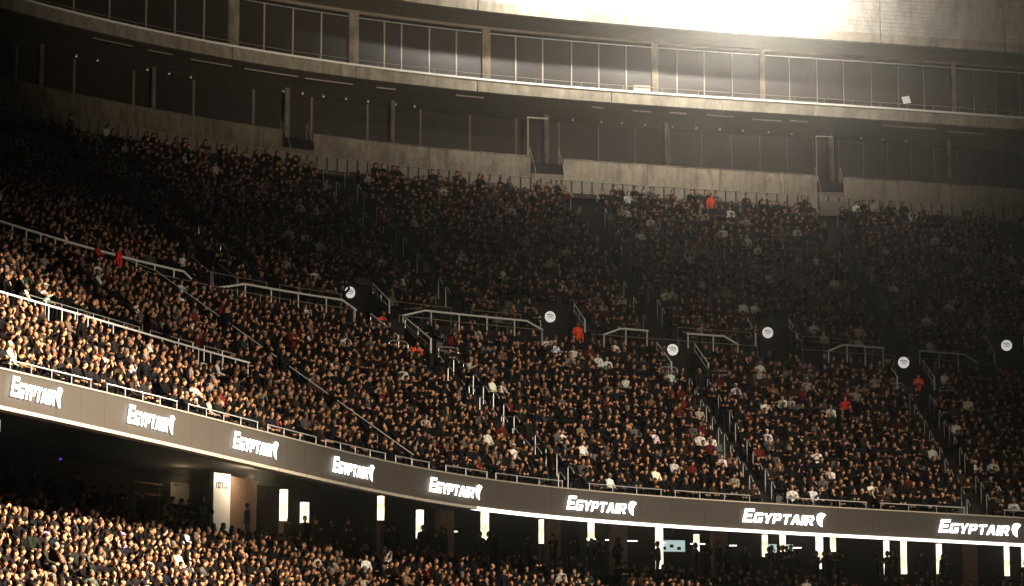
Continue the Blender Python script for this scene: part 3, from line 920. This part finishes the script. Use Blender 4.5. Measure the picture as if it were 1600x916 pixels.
for k, (a, b) in enumerate(((11.0, 11.5), (12.2, 12.6), (13.6, 14.3), (15.2, 15.5), (17.2, 18.3), (4.4, 4.9), (10.3, 10.7), (9.6, 10.0))):
    z = zl('lip', a) + .08
    r = empty('strip_light', P(a, 11, z))
    tag(r, 'slim white strip light in the gap under the ribbon board, %s built along it' % ORD[k], 'strip light', 'strip lights in the lower concourse')
    r['label'] = 'slim white strip light under the ribbon board, ' + ('above the largest screen' if k == 1 else '%s along the gap from the left' % ORD[sorted([11.0, 12.2, 13.6, 15.2, 17.2, 4.4, 10.3, 9.6]).index(a)])
    MB().blk(a, b, 10.96, 11.04, z, z + .05).build('tube_lamp', M['strip'], r)
    MB().blk(a - .02, b + .02, 10.95, 11.05, z + .054, z + .1).build('tray', M['black'], r)

# white entrance block with its number and the lamp that lights it
r = empty('entrance_block', P(-6.6, 9.2, low_floor(-7, 9)))
tag(r, 'lit white entrance wall marked 107 with a brown side wall, under the ribbon board', 'entrance wall')
z0 = low_floor(-7.2, 9)
MB().blk(-7.75, -6.72, 9.0, 9.2, z0, 14.35).build('white_wall', M['white'], r)
MB().sweep(-6.715, -4.6, [(lambda q: 9.02 + (q + 6.7) * .25, lambda q: z0), (lambda q: 9.3 + (q + 6.7) * .25, lambda q: z0), (lambda q: 9.3 + (q + 6.7) * .25, lambda q: 14.3), (lambda q: 9.02 + (q + 6.7) * .25, lambda q: 14.3)]).build('side_wall', M['brown'], r)
SEG = {'1': [(.4, 0, .65, 1)], '0': [(0, 0, .25, 1), (.75, 0, 1, 1), (.25, .8, .75, 1), (.25, 0, .75, .2)], '7': [(0, .8, 1, 1), (.6, 0, .85, .8)]}
x = -7.66
for c in '107':
    mb = MB()
    for (u0, w0, u1, w1) in SEG[c]:
        mb.blk(x + u0 * .14, x + u1 * .14, 8.985, 8.998, 13.72 + w0 * .26, 13.72 + w1 * .26)
    mb.build('digit', M['black'], r)
    x += .18
for i in range(3):
    MB().blk(x + .04 + i * .08, x + .09 + i * .08, 8.985, 8.998, 13.74, 13.80).build('mark', M['brown'], r)
pl = bpy.data.lights.new('entrance_lamp', 'POINT')
pl.energy = 170
pl.color = (1, .80, .55)
pl.shadow_soft_size = .12
plo = bpy.data.objects.new('entrance_lamp', pl)
COL.objects.link(plo)
plo.location = P(-6.55, 8.1, 14.2)
# notice board and shelving further left
r = empty('notice_board', P(-6.2, 12, 13.2))
tag(r, 'cream notice board on posts behind a dark standing figure, under the ribbon board', 'notice board')
MB().blk(-6.68, -5.7, 12.0, 12.05, 13.25, 14.15).build('board', M['strip_dim'], r)
for q in (-6.6, -5.8):
    MB().tube([P(q, 12.03, low_floor(q, 12)), P(q, 12.03, 13.26)], .03).build('post', M['black'], r)
MB().blk(-6.55, -6.3, 11.985, 11.998, 14.02, 14.08).build('heading', M['black'], r)
r = empty('counter_shelf', P(-7.6, 12.4, 13.2))
tag(r, 'two-shelf brown rack on uprights left of the cream notice board', 'rack')
for z in (13.55, 14.0):
    MB().blk(-8.5, -6.8, 12.3, 12.6, z, z + .06).build('shelf', M['brown'], r)
for q in (-8.45, -6.85):
    MB().tube([P(q, 12.45, low_floor(q, 12)), P(q, 12.45, 14.2)], .03).build('upright', M['black'], r)
pl2 = bpy.data.lights.new('counter_lamp', 'POINT')
pl2.energy = 26
pl2.color = (1, .72, .42)
pl2.shadow_soft_size = .1
plo2 = bpy.data.objects.new('counter_lamp', pl2)
COL.objects.link(plo2)
plo2.location = P(-7.0, 11.2, 14.35)
r = empty('hanging_sign', P(-28.4, 6, 13.9))
tag(r, 'bright white panel corner cut off by the photo\'s left edge under the ribbon board', 'sign')
MB().blk(-29.2, -28.3, 6., 6.06, 13.98, 14.38).build('panel', M['disc'], r)
MB().tube([P(-28.7, 6.03, 14.38), P(-28.7, 6.03, zl('lip', -28.7) + .66)], .02).build('hanger', M['black'], r)
r = empty('small_lamp', P(-11.5, 13.5, 14.5))
tag(r, 'tiny purple lamp in the dark under the ribbon board', 'lamp')
MB().tube([P(-11.5, 13.5, 14.75), P(-11.5, 13.5, 14.66)], .06, 8).build('lens', M['purple'], r)
MB().tube([P(-11.5, 13.5, zl('lip', -11.5) + 1.5), P(-11.5, 13.5, 14.751)], .02).build('stem', M['black'], r)

# ================================================================== PEOPLE
def ell(c, r, lab):
    return ('e', Vector(c), Vector(r), lab)


def cap(a, b, r0, r1, lab):
    return ('c', Vector(a), Vector(b), r0, r1, lab)


SKIN, HAIR, TOP, LEG = 0, 1, 2, 3
ARMS = {
    'lap': [((.25, .10, .72), (.12, .33, .64), (.06, .40, .63))],
    'clap': [((.25, .17, .78), (.09, .35, .90), (.035, .39, .97))],
    'cross': [((.25, .13, .74), (-.03, .26, .79), (-.12, .25, .82))],
    'up': [((.29, .12, 1.13), (.15, .22, 1.32), (.09, .25, 1.40))],
    'side': [((.27, -.02, .70), (.27, .1, .50), (.26, .16, .44))],
    'chin': [((.2, .26, .72), (.08, .22, .95), (.04, .16, 1.03))],
}


def person_prims(pose, hair, stand=False, lean=0., yaw=0., build=1.):
    pr = []
    dz = .43 if stand else 0.
    hip = Vector((0, 0, .52 + dz))

    def up(p):                                   # torso points lean forward about the hips and are carried by dz
        p = Vector((p[0], p[1], p[2] + dz)) - hip
        c, s = math.cos(lean), math.sin(lean)
        return hip + Vector((p.x, p.y * c + p.z * s, -p.y * s + p.z * c))
    b = build
    pr += [cap(up((0, 0, .53)), up((0, .0, .72)), .145 * b, .135 * b, TOP), cap(up((-.04, 0, .72)), up((-.09, 0, .93)), .125 * b, .115 * b, TOP), cap(up((.04, 0, .72)), up((.09, 0, .93)), .125 * b, .115 * b, TOP),
           cap(up((-.17, -.01, .955)), up((.17, -.01, .955)), .072, .072, TOP), cap(up((0, -.01, .96)), up((0, .0, 1.03)), .085, .062, TOP),
           cap(up((0, 0, 1.0)), up((0, .015, 1.10)), .052, .052, SKIN)]
    for sd in (-1, 1):
        a = pose[0] if sd < 0 else pose[1]
        e, w, h = ARMS[a][0]
        if stand and a == 'side':
            e, w, h = (.26, -.02, .68), (.25, .06, .42), (.24, .08, .33)
        sh, e, w, h = (up((sd * .185, -.01, .945)), up((sd * e[0], e[1], e[2])), up((sd * w[0], w[1], w[2])), up((sd * h[0], h[1], h[2])))
        pr += [cap(sh, e, .062 * b, .05 * b, TOP), cap(e, w, .05 * b, .036, TOP), cap(w, h, .032, .04, SKIN), ell(h, (.036, .04, .045), SKIN), cap(h, h + Vector((-sd * .03, .02, .035)), .014, .011, SKIN)]
        if stand:
            pr += [cap((sd * .085, 0, .95), (sd * .10, .03, .52), .092, .066, LEG), cap((sd * .10, .03, .52), (sd * .11, 0, .10), .064, .045, LEG), cap((sd * .11, -.02, .05), (sd * .13, .16, .04), .045, .038, LEG)]
        else:
            pr += [cap((sd * .085, 0, .53), (sd * .13, .43, .53), .095, .07, LEG), cap((sd * .13, .43, .53), (sd * .13, .41, .12), .066, .045, LEG), cap((sd * .13, .39, .06), (sd * .15, .55, .05), .045, .038, LEG)]
    hc = up((0, .02, 1.185))
    cy, sy = math.cos(yaw), math.sin(yaw)

    def hd(x, y, z):
        return hc + Vector((x * cy - y * sy, x * sy + y * cy, z))
    pr += [ell(hd(0, .012, 0), (.076, .088, .105), SKIN), ell(hd(0, .04, -.055), (.055, .055, .062), SKIN), cap(hd(0, .095, .005), hd(0, .112, -.025), .013, .017, SKIN),
           ell(hd(-.076, 0, -.01), (.014, .022, .032), SKIN), ell(hd(.076, 0, -.01), (.014, .022, .032), SKIN), ell(hd(0, .088, -.062), (.026, .014, .010), SKIN),
           ell(hd(-.03, .082, .022), (.013, .010, .008), HAIR), ell(hd(.03, .082, .022), (.013, .010, .008), HAIR)]
    if hair == 'short':
        pr += [ell(hd(0, -.020, .044), (.090, .106, .094), HAIR), ell(hd(0, -.05, -.01), (.084, .058, .07), HAIR)]
    elif hair == 'fringe':
        pr += [ell(hd(0, -.008, .05), (.096, .112, .094), HAIR), ell(hd(0, -.05, -.02), (.082, .06, .08), HAIR)]
    elif hair == 'long':
        pr += [ell(hd(0, -.012, .044), (.097, .108, .098), HAIR), ell(hd(0, -.06, -.08), (.095, .055, .14), HAIR), ell(hd(-.075, -.005, -.09), (.028, .05, .12), HAIR), ell(hd(.075, -.005, -.09), (.028, .05, .12), HAIR)]
    elif hair == 'bald':
        pr += [ell(hd(0, -.045, -.01), (.081, .055, .06), HAIR)]
    elif hair == 'cap':
        pr += [ell(hd(0, -.005, .05), (.09, .102, .075), TOP), ell(hd(0, .11, .05), (.062, .06, .014), TOP), ell(hd(0, -.06, -.02), (.078, .045, .05), HAIR)]
    elif hair == 'beanie':
        pr += [ell(hd(0, -.008, .052), (.09, .1, .085), TOP), ell(hd(0, -.06, -.02), (.078, .045, .05), HAIR)]
    elif hair == 'hood':
        pr += [ell(hd(0, -.03, .03), (.105, .10, .12), TOP), cap(hd(0, -.06, -.08), hd(0, -.03, -.17), .09, .10, TOP)]
    return pr


def prim_geo(pr):
    vs, fs = [], []
    for q in pr:
        o = len(vs)
        n = 10
        if q[0] == 'e':
            c, r = q[1], q[2]
            m = 7
            for i in range(1, m):
                th = math.pi * i / m
                vs += [c + Vector((r.x * math.sin(th) * math.cos(2 * math.pi * k / n), r.y * math.sin(th) * math.sin(2 * math.pi * k / n), r.z * math.cos(th))) for k in range(n)]
            vs += [c + Vector((0, 0, r.z)), c - Vector((0, 0, r.z))]
            rings = m - 1
        else:
            a, b, r0, r1 = q[1], q[2], q[3], q[4]
            d = (b - a).normalized() if (b - a).length > 1e-6 else Vector((0, 0, 1))
            u = d.orthogonal().normalized()
            w = d.cross(u)
            st = [(a, -.75 * r0, .66 * r0), (a, 0, r0), (b, 0, r1), (b, .75 * r1, .66 * r1)]
            for p, off, r in st:
                vs += [p + d * off + (u * math.cos(2 * math.pi * k / n) + w * math.sin(2 * math.pi * k / n)) * r for k in range(n)]
            vs += [a - d * r0, b + d * r1]
            rings = 4
        t, e = o + rings * n, o + rings * n + 1
        for i in range(rings - 1):
            for k in range(n):
                fs.append([o + i * n + k, o + (i + 1) * n + k, o + (i + 1) * n + (k + 1) % n, o + i * n + (k + 1) % n])
        for k in range(n):
            fs.append([t, o + k, o + (k + 1) % n])
            fs.append([e, o + (rings - 1) * n + (k + 1) % n, o + (rings - 1) * n + k])
    return vs, fs


def person_mesh(name, pr, faces):
    """one closed skin grown round the limbs, then coloured by which limb it lies on"""
    vs, fs = prim_geo(pr)
    me = bpy.data.meshes.new(name + '_raw')
    me.from_pydata([tuple(v) for v in vs], [], fs)
    o = bpy.data.objects.new(name + '_raw', me)
    COL.objects.link(o)
    m = o.modifiers.new('remesh', 'REMESH')
    m.mode = 'VOXEL'
    m.voxel_size = .017
    m2 = o.modifiers.new('dec', 'DECIMATE')
    m2.ratio = .2
    dg = bpy.context.evaluated_depsgraph_get()
    ev = o.evaluated_get(dg)
    nf = len(ev.data.polygons)
    out = bpy.data.meshes.new_from_object(ev)
    bpy.data.objects.remove(o)
    bpy.data.meshes.remove(me)
    out.name = name
    n = len(out.vertices)
    co = np.empty(n * 3)
    out.vertices.foreach_get('co', co)
    co = co.reshape(-1, 3)
    best = np.full(n, 1e9)
    lab = np.zeros(n, int)
    for q in pr:
        if q[0] == 'e':
            r = np.array(q[2])
            d = (np.linalg.norm((co - np.array(q[1])) / r, axis=1) - 1) * r.min()
        else:
            a, b = np.array(q[1]), np.array(q[2])
            ab = b - a
            t = np.clip(((co - a) @ ab) / max(1e-9, ab @ ab), 0, 1)
            d = np.linalg.norm(co - a - t[:, None] * ab, axis=1) - (q[3] + (q[4] - q[3]) * t)
        k = d < best - .0005
        best[k] = d[k]
        lab[k] = q[-1]
    colr = np.zeros((n, 4), np.float32)
    colr[:, 3] = 1
    for ch, l in ((0, SKIN), (1, HAIR), (2, LEG)):
        colr[lab == l, ch] = 1
    at = out.attributes.new('part', 'FLOAT_COLOR', 'POINT')
    at.data.foreach_set('color', colr.ravel())
    out.polygons.foreach_set('use_smooth', [True] * len(out.polygons))
    out.materials.clear()
    out.materials.append(M['person'])
    out.update()
    return out


VAR = [
    (('lap', 'lap'), 'short', False, .10, .0, 1.0, ''),
    (('lap', 'lap'), 'fringe', False, .0, .35, 1.0, ''),
    (('cross', 'cross'), 'short', False, .02, -.2, 1.08, 'arms folded'),
    (('clap', 'clap'), 'long', False, .06, .1, .92, 'hands together'),
    (('chin', 'lap'), 'short', False, .22, -.3, 1.0, 'hand at chin'),
    (('lap', 'lap'), 'bald', False, .15, .15, 1.12, ''),
    (('lap', 'clap'), 'cap', False, .08, -.1, 1.04, 'cap'),
    (('clap', 'clap'), 'fringe', False, .28, .4, 1.0, 'leaning forward'),
    (('lap', 'lap'), 'long', False, .0, -.4, .9, ''),
    (('up', 'up'), 'short', False, .0, .0, 1.0, 'both arms raised'),
    (('cross', 'lap'), 'beanie', False, .05, .25, 1.05, 'knitted hat'),
    (('lap', 'chin'), 'hood', False, .15, .0, 1.08, 'hood up'),
    (('side', 'side'), 'short', True, .0, .2, 1.05, 'standing'),
    (('cross', 'cross'), 'fringe', True, .0, -.3, 1.0, 'standing'),
]
MESH = [person_mesh('person_body', person_prims(p, h, st, ln, yw, bd), 0) for p, h, st, ln, yw, bd, _ in VAR]
NSEAT = 12

TOPS = [('black coat', (.0025, .002, .002), 38), ('dark jacket', (.005, .004, .0036), 26), ('charcoal coat', (.010, .009, .008), 9), ('navy jacket', (.004, .0045, .008), 8),
        ('brown jacket', (.030, .016, .009), 5), ('grey sweater', (.075, .068, .06), 3), ('dark red top', (.09, .010, .008), 2.4), ('white shirt', (.66, .64, .59), 2.4),
        ('pale jacket', (.32, .29, .24), 2.4), ('tan coat', (.18, .11, .06), 1.5), ('green jacket', (.016, .028, .018), 1.0)]
TW = np.array([t[2] for t in TOPS], float)
TW /= TW.sum()


def in_any(s, spans, m=.12):
    return any(a - m < s < b + m for a, b in spans)


SEATS = []     # (s, v, z, tier, row)
for tier, rows, fz, aisles, s0, s1 in ((0, LOW_ROWS, low_floor, AISLES_LOW, -73, 54), (1, MID_ROWS, floor_z, AISLES_MID, -58, 55), (2, UP_ROWS, floor_z, AISLES_UP, -22, 56)):
    for ri, v in enumerate(rows):
        s = s0 + .13 * (ri % 4)
        while s < s1:
            if not in_any(s, aisles) and not (tier and blocked(s, v - .5, v + .4)) and not (tier == 1 and 5.2 < v < 6.7 and s < -10.2):
                SEATS.append((s, v, fz(s, v), tier, ri))
            s += .475 / max(.35, 1 + v * 1.18 / (4 * SW) * (1 / math.cosh((s - SCN) / (2 * SW)) ** 2))
# persons picked out by their clothes in the photograph: (s, v, tier, colour, top words, variant)
ORANGE, RED, GREEN, WHITE = (.95, .10, .03), (.75, .03, .02), (.05, .45, .16), (.85, .83, .78)
SPEC = [(6.77, 24.82, 'bright orange vest', ORANGE, 0, 'high in the upper crowd left of centre'), (18.56, 29.2, 'bright orange vest', ORANGE, 12, 'standing by the concrete wall at the last row'),
        (3.7, 14.5, 'orange vest', ORANGE, 4, 'at the walkway beside the leftmost round sign'), (3.55, 11.3, 'bright orange vest', ORANGE, 4, 'in the leftmost lower stair opening'),
        (10.35, 14.6, 'bright orange vest', ORANGE, 12, 'standing under the round sign left of centre'), (23.85, 10.75, 'bright orange vest', ORANGE, 13, 'standing in the lower opening nearest the right edge'),
        (19.83, 8.7, 'bright red top', RED, 0, 'seated alone in red in the right lower crowd'), (29.4, 14.8, 'red top', RED, 2, 'seated beside the rightmost round sign'),
        (-7.6, 14.1, 'red jacket', RED, 12, 'standing behind the left walkway rail'), (-8.7, 14.2, 'dark red jacket', (.4, .03, .02), 13, 'standing left of the red jacket at the walkway'),
        (-12.97, 7.9, 'green vest', GREEN, 0, 'seated above the long white guard rail')]
WH = [(-26.5, 2.3, 'in the left crowd below the long white rail'), (-15.7, 13.4, 'by the walkway at the far left edge'), (-23.4, 6.1, 'behind the long white rail at left'), (-25.0, 6.2, 'left of another white shirt behind the white rail'),
      (8.64, 13.9, 'just below the longest walkway rail'), (8.88, 12.0, 'two rows below the longest walkway rail'), (14.0, 19.0, 'on the upper aisle right of centre'), (10.45, 11.2, 'alone below the round sign left of centre'),
      (12.73, 10.1, 'by the hoop barrier under the middle opening'), (5.7, 18.3, 'in the upper crowd above the longest rail'), (5.58, 19.9, 'higher of two above the longest rail'), (21.95, 27.3, 'near the top of the right upper crowd'),
      (22.1, 23.8, 'in the right upper crowd, third row of whites'), (29.3, 26.9, 'high up near the right edge'), (28.1, 19.5, 'upper crowd left of the rightmost round sign'), (5.94, 4.0, 'below centre right of the left lower aisle'),
      (4.75, 7.7, 'left of a pair beside the left lower aisle'), (5.2, 7.7, 'right of a pair beside the left lower aisle'), (10.27, 4.7, 'mid lower crowd, fifth row'), (8.9, 1.5, 'second row above the sixth glowing sign'),
      (12.47, 3.1, 'left of the middle lower aisle'), (15.07, .7, 'front row right of the middle lower aisle'), (15.8, .7, 'front row, next right along above the seventh sign'), (17.27, 2.3, 'third row, between the right lower aisles'),
      (15.23, 5.5, 'seventh row beside the middle lower aisle'), (16.46, 5.5, 'seventh row, right of another white shirt'), (15.13, 9.5, 'just right of the middle lower opening'), (16.15, 8.0, 'upper part of the right lower crowd'),
      (17.2, 8.7, 'upper right lower crowd, row above another'), (5.89, .7, 'front row above the sixth glowing sign'), (2.24, 1.9, 'second row above the fifth glowing sign'), (18.9, 7.9, 'under the right-of-centre round sign'),
      (19.0, 1.5, 'second row between seventh and eighth signs'), (-14.2, 5.3, 'near the right half of the white guard rail'), (3.23, 27.8, 'near the top of the left upper crowd'), (2.58, 17.5, 'above the leftmost round sign'),
      (15.0, 25.6, 'high up right of the upper aisle'), (15.7, 27.2, 'near the top row right of centre')]
taken = set()


def claim(s, v):
    best = min(range(len(SEATS)), key=lambda i: (SEATS[i][0] - s) ** 2 + (SEATS[i][1] - v) ** 2 + (99 if SEATS[i][3] == 0 else 0) + (99 if i in taken else 0))
    taken.add(best)
    return SEATS[best]


persons = []


def put_person(s, v, z, var, colr, label, group, yaw=0.):
    o = bpy.data.objects.new('person', MESH[var])
    COL.objects.link(o)
    st = VAR[var][2]
    o.location = P(s, v + (0 if st else .12), z)
    o.rotation_euler = (0, 0, face_rot(s) + yaw)
    k = .91 + .17 * random.random()
    o.scale = (k, k, k)
    o.color = (*colr, 1)
    tag(o, label, 'person', group)
    persons.append(o)
    return o


for s, v, words_, colr, var, where in SPEC:
    z = floor_z(s, v)
    if blocked(s, v - .1, v + .1):
        a = [q for q in VOM if q[0] - .05 < s < q[1] + .05 and q[2] < v < q[3]][0]
        z = (floor_z(a[0], 15.2) - .9) if a[4] else floor_z(a[0], a[2]) - .3
    for i, q in enumerate(SEATS):
        if q[3] and abs(q[0] - s) < .4 and abs(q[1] - v) < .42:
            taken.add(i)
    put_person(s, v, z + .005, var, colr, 'person in %s, %s' % (words_, where), 'people in bright clothing', random.uniform(-.4, .4))
for s, v, where in WH:
    q = claim(s, v)
    put_person(q[0], q[1], q[2] + .005, random.choice((0, 1, 2, 3, 4, 6, 7)), tuple(c * random.uniform(.75, 1) for c in WHITE), 'person in white shirt, ' + where, 'people in white shirts', random.uniform(-.4, .4))
# two figures in the dim lower concourse
put_person(-7.6, 11.4, low_floor(-7.6, 11.4) + 1.0, 0, WHITE, 'person in white shirt leaning over the rack under the ribbon board', 'people in the lower concourse', .9)
put_person(-6.0, 10.6, low_floor(-6, 10.6) + .55, 12, (.012, .01, .01), 'person in black standing before the cream notice board', 'people in the lower concourse', 2.8)
put_person(-6.9, 8.0, low_floor(-6.9, 8) + .3, 12, (.012, .01, .01), 'person in black before the white 107 entrance wall', 'people in the lower concourse', .4)
for nm, s, v in (('bench', -7.6, 11.4), ('platform', -6.0, 10.6), ('platform', -6.9, 8.0)):
    h = {11.4: 1.0, 10.6: .55, 8.0: .3}[v]
    r = MB().blk(s - .5, s + .5, v - .35, v + .4, low_floor(s, v), low_floor(s, v) + h - .001).build('floor_platform', M['concrete_dark'])
    tag(r, 'low dark platform under the person ' + {11.4: 'leaning over the rack', 10.6: 'before the notice board', 8.0: 'before the white entrance wall'}[v], 'platform')

# the nearest people in view, one by one; everyone else is the crowd
cand = []
rows_seen = {}
for i, (s, v, z, tier, ri) in enumerate(SEATS):
    p = P(s, v, z + 1.15)
    x, y, d = pixel(p)
    if 4 < x < 1596 and 4 < y < 912 and not (tier == 0 and v > 3.4):
        rows_seen.setdefault((tier, ri), []).append((x, i))
        cand.append((d, i))
rank = {}
for key, l in rows_seen.items():
    l.sort()
    for n, (x, i) in enumerate(l):
        rank[i] = n + 1
low_rows = sorted({ri for (t_, ri) in rows_seen if t_ == 0}, reverse=True)
cand.sort()
nind = 300 - len(persons)
empty_seat = {i for i in range(len(SEATS)) if RS.rand() < (.55 if SEATS[i][3] == 2 and SEATS[i][4] == 18 else (.03, .06, .09)[SEATS[i][3]])}
for d, i in cand:
    if nind <= 0:
        break
    if i in taken or i in empty_seat:
        continue
    s, v, z, tier, ri = SEATS[i]
    taken.add(i)
    t = TOPS[RS.choice(len(TOPS), p=TW)]
    var = int(RS.choice(NSEAT, p=np.array([17, 14, 8, 9, 9, 7, 7, 7, 11, 2, 5, 4]) / 100.))
    c = tuple(max(0, q * RS.uniform(.7, 1.3)) for q in t[1])
    ex = VAR[var][6]
    nm = 'person in ' + t[0]
    if tier == 1:
        lab = '%s, %s row above ribbon board, %s from photo\'s left edge' % (nm, ordinal(ri + 1), ordinal(rank[i]))
    else:
        lab = '%s, lower crowd, %s row from its top, %s from left edge' % (nm, ordinal(low_rows.index(ri) + 1), ordinal(rank[i]))
    put_person(s, v, z + .005, var, c, lab, 'people seated in the %s' % ('left of the upper stand' if tier else 'lower stand'), float(RS.normal(0, .36)))
    nind -= 1


# geometry-node crowd and seats
def instancer(name, pts, rots, scl, variant, extra, meshes, mat):
    me = bpy.data.meshes.new(name)
    me.from_pydata([tuple(p) for p in pts], [], [])
    n = len(pts)
    a = me.attributes.new('rz', 'FLOAT', 'POINT')
    a.data.foreach_set('value', np.array(rots, np.float32))
    a = me.attributes.new('sc', 'FLOAT', 'POINT')
    a.data.foreach_set('value', np.array(scl, np.float32))
    a = me.attributes.new('variant', 'INT', 'POINT')
    a.data.foreach_set('value', np.array(variant, np.int32))
    for k, arr in extra.items():
        arr = np.array(arr, np.float32)
        if arr.ndim == 2:
            a = me.attributes.new(k, 'FLOAT_COLOR', 'POINT')
            a.data.foreach_set('color', arr.ravel())
        else:
            a = me.attributes.new(k, 'FLOAT', 'POINT')
            a.data.foreach_set('value', arr)
    o = bpy.data.objects.new(name, me)
    COL.objects.link(o)
    ng = bpy.data.node_groups.new(name + '_nodes', 'GeometryNodeTree')
    ng.interface.new_socket('Geometry', in_out='INPUT', socket_type='NodeSocketGeometry')
    ng.interface.new_socket('Geometry', in_out='OUTPUT', socket_type='NodeSocketGeometry')
    N, K = ng.nodes, ng.links
    gi, go = N.new('NodeGroupInput'), N.new('NodeGroupOutput')
    iop = N.new('GeometryNodeInstanceOnPoints')
    K.new(gi.outputs[0], iop.inputs['Points'])
    if len(meshes) > 1:
        jn = N.new('GeometryNodeJoinGeometry')
    for m in reversed(meshes):
        src = bpy.data.objects.new(name + '_source', m)      # never linked: only lends its mesh
        oi = N.new('GeometryNodeObjectInfo')
        oi.inputs['Object'].default_value = src
        if len(meshes) > 1:
            g2 = N.new('GeometryNodeGeometryToInstance')
            K.new(oi.outputs['Geometry'], g2.inputs[0])
            K.new(g2.outputs[0], jn.inputs[0])
        else:
            K.new(oi.outputs['Geometry'], iop.inputs['Instance'])
    if len(meshes) > 1:
        K.new(jn.outputs[0], iop.inputs['Instance'])
        iop.inputs['Pick Instance'].default_value = True
        na = N.new('GeometryNodeInputNamedAttribute')
        na.data_type = 'INT'
        na.inputs['Name'].default_value = 'variant'
        K.new(na.outputs['Attribute'], iop.inputs['Instance Index'])
    nr = N.new('GeometryNodeInputNamedAttribute')
    nr.data_type = 'FLOAT'
    nr.inputs['Name'].default_value = 'rz'
    cx = N.new('ShaderNodeCombineXYZ')
    K.new(nr.outputs['Attribute'], cx.inputs[2])
    er = N.new('FunctionNodeEulerToRotation')
    K.new(cx.outputs[0], er.inputs[0])
    K.new(er.outputs[0], iop.inputs['Rotation'])
    ns = N.new('GeometryNodeInputNamedAttribute')
    ns.data_type = 'FLOAT'
    ns.inputs['Name'].default_value = 'sc'
    K.new(ns.outputs['Attribute'], iop.inputs['Scale'])
    sm = N.new('GeometryNodeSetMaterial')
    sm.inputs['Material'].default_value = mat
    K.new(iop.outputs[0], sm.inputs[0])
    K.new(sm.outputs[0], go.inputs[0])
    md = o.modifiers.new('scatter', 'NODES')
    md.node_group = ng
    me.materials.append(mat)
    return o


pts, rots, scl, var, tops, rnd = [], [], [], [], [], []
for i, (s, v, z, tier, ri) in enumerate(SEATS):
    if i in taken or i in empty_seat:
        continue
    x, y, d = pixel(P(s, v, z + 1.1))
    if not (-900 < x < 2700 and -300 < y < 1300):
        continue
    pts.append(P(s + RS.normal(0, .06), v + .12 + RS.uniform(-.1, .08), z + .005))
    rots.append(face_rot(s) + RS.normal(0, .38))
    scl.append(RS.uniform(.90, 1.10))
    var.append(12 + RS.randint(2) if RS.rand() < .012 and not (tier == 1 and ri > 11) else int(RS.choice(NSEAT, p=np.array([16, 13, 8, 9, 9, 7, 7, 8, 11, 3, 5, 4]) / 100.)))
    t = TOPS[RS.choice(len(TOPS), p=TW)]
    k = RS.uniform(.7, 1.3)
    tops.append([t[1][0] * k, t[1][1] * k, t[1][2] * k, 1])
    rnd.append(RS.rand())
# people on the aisle steps
for a_, lo, hi in ([(q, .9, 11.) for q in AISLES_MID] + [(q, 16.5, 30.) for q in AISLES_UP]):
    for j in range(4):
        v = (MID_ROWS if hi < 14 else UP_ROWS)[RS.randint(1, 13)]
        s = RS.uniform(a_[0] + .15, a_[1] - .15)
        if blocked(s, v - .5, v + .5):
            continue
        pts.append(P(s, v, floor_z(s, v) + .002))
        rots.append(face_rot(s) + RS.uniform(-1.2, 1.2))
        scl.append(RS.uniform(.92, 1.06))
        var.append(12 + j % 2)
        t = TOPS[RS.choice(len(TOPS), p=TW)]
        tops.append([*t[1], 1])
        rnd.append(RS.rand())
# people standing about in the shadow of the lower concourse, several in front of each pillar
for k, (ps, w, zt_, zb_) in enumerate(PIL):
    for j in range(3 if zb_ > low_floor(ps, 8) + 1.45 else 1):
        s = ps + (-.24, .2, .5, .02)[j] * (1 if k % 2 else -1) + RS.uniform(-.12, .12)
        v = RS.uniform(6.6, 8.3)
        pts.append(P(s, v, low_floor(s, v) + (0, 0, 0, -.25)[j]))
        rots.append(face_rot(s) + RS.uniform(-2, 2))
        scl.append(RS.uniform(.95, 1.12))
        var.append(12 + (j + k) % 2)
        tops.append([.012, .011, .011, 1])
        rnd.append(RS.rand())
for i in range(40):
    s, v = RS.uniform(-30, 30), RS.uniform(6.2, 8.4)
    if abs(s + 6.9) < 1.2:
        continue
    pts.append(P(s, v, low_floor(s, v)))
    rots.append(face_rot(s) + RS.uniform(-2, 2))
    scl.append(RS.uniform(.93, 1.05))
    var.append(12 + i % 2)
    tops.append([.012, .011, .011, 1])
    rnd.append(RS.rand())
c = instancer('crowd', pts, rots, scl, var, {'top': tops, 'rnd': rnd}, MESH, M['crowd'])
tag(c, 'dense crowd of people in mostly dark coats filling the stands', 'crowd', kind='stuff')
print('CROWD', len(pts), 'persons', len(persons), 'seats', len(SEATS), 'tris', [len(m.polygons) for m in MESH])

mb = MB()
for x0, x1, y0, y1, z0, z1 in ((-.22, .22, -.16, .20, .40, .435), (-.22, .22, -.22, -.17, .36, .80), (-.03, .03, -.2, -.1, 0, .36)):
    mb.add([(x0, y0, z0), (x1, y0, z0), (x1, y1, z0), (x0, y1, z0), (x0, y0, z1), (x1, y0, z1), (x1, y1, z1), (x0, y1, z1)], [[3, 2, 1, 0], [4, 5, 6, 7], [0, 1, 5, 4], [1, 2, 6, 5], [2, 3, 7, 6], [3, 0, 4, 7]])
seat_me = bpy.data.meshes.new('seat_shell')
seat_me.from_pydata([tuple(p) for p in mb.v], [], mb.f)
sp, sr = [], []
for (s, v, z, tier, ri) in SEATS:
    x, y, d = pixel(P(s, v, z + .5))
    if -900 < x < 2700 and -300 < y < 1300:
        sp.append(P(s, v + .12, z + .002))
        sr.append(face_rot(s))
c = instancer('stadium_seats', sp, sr, [1.] * len(sp), [0] * len(sp), {}, [seat_me], M['seat'])
tag(c, 'dark plastic seats under the crowd in every row of the stands', 'seats', kind='stuff')
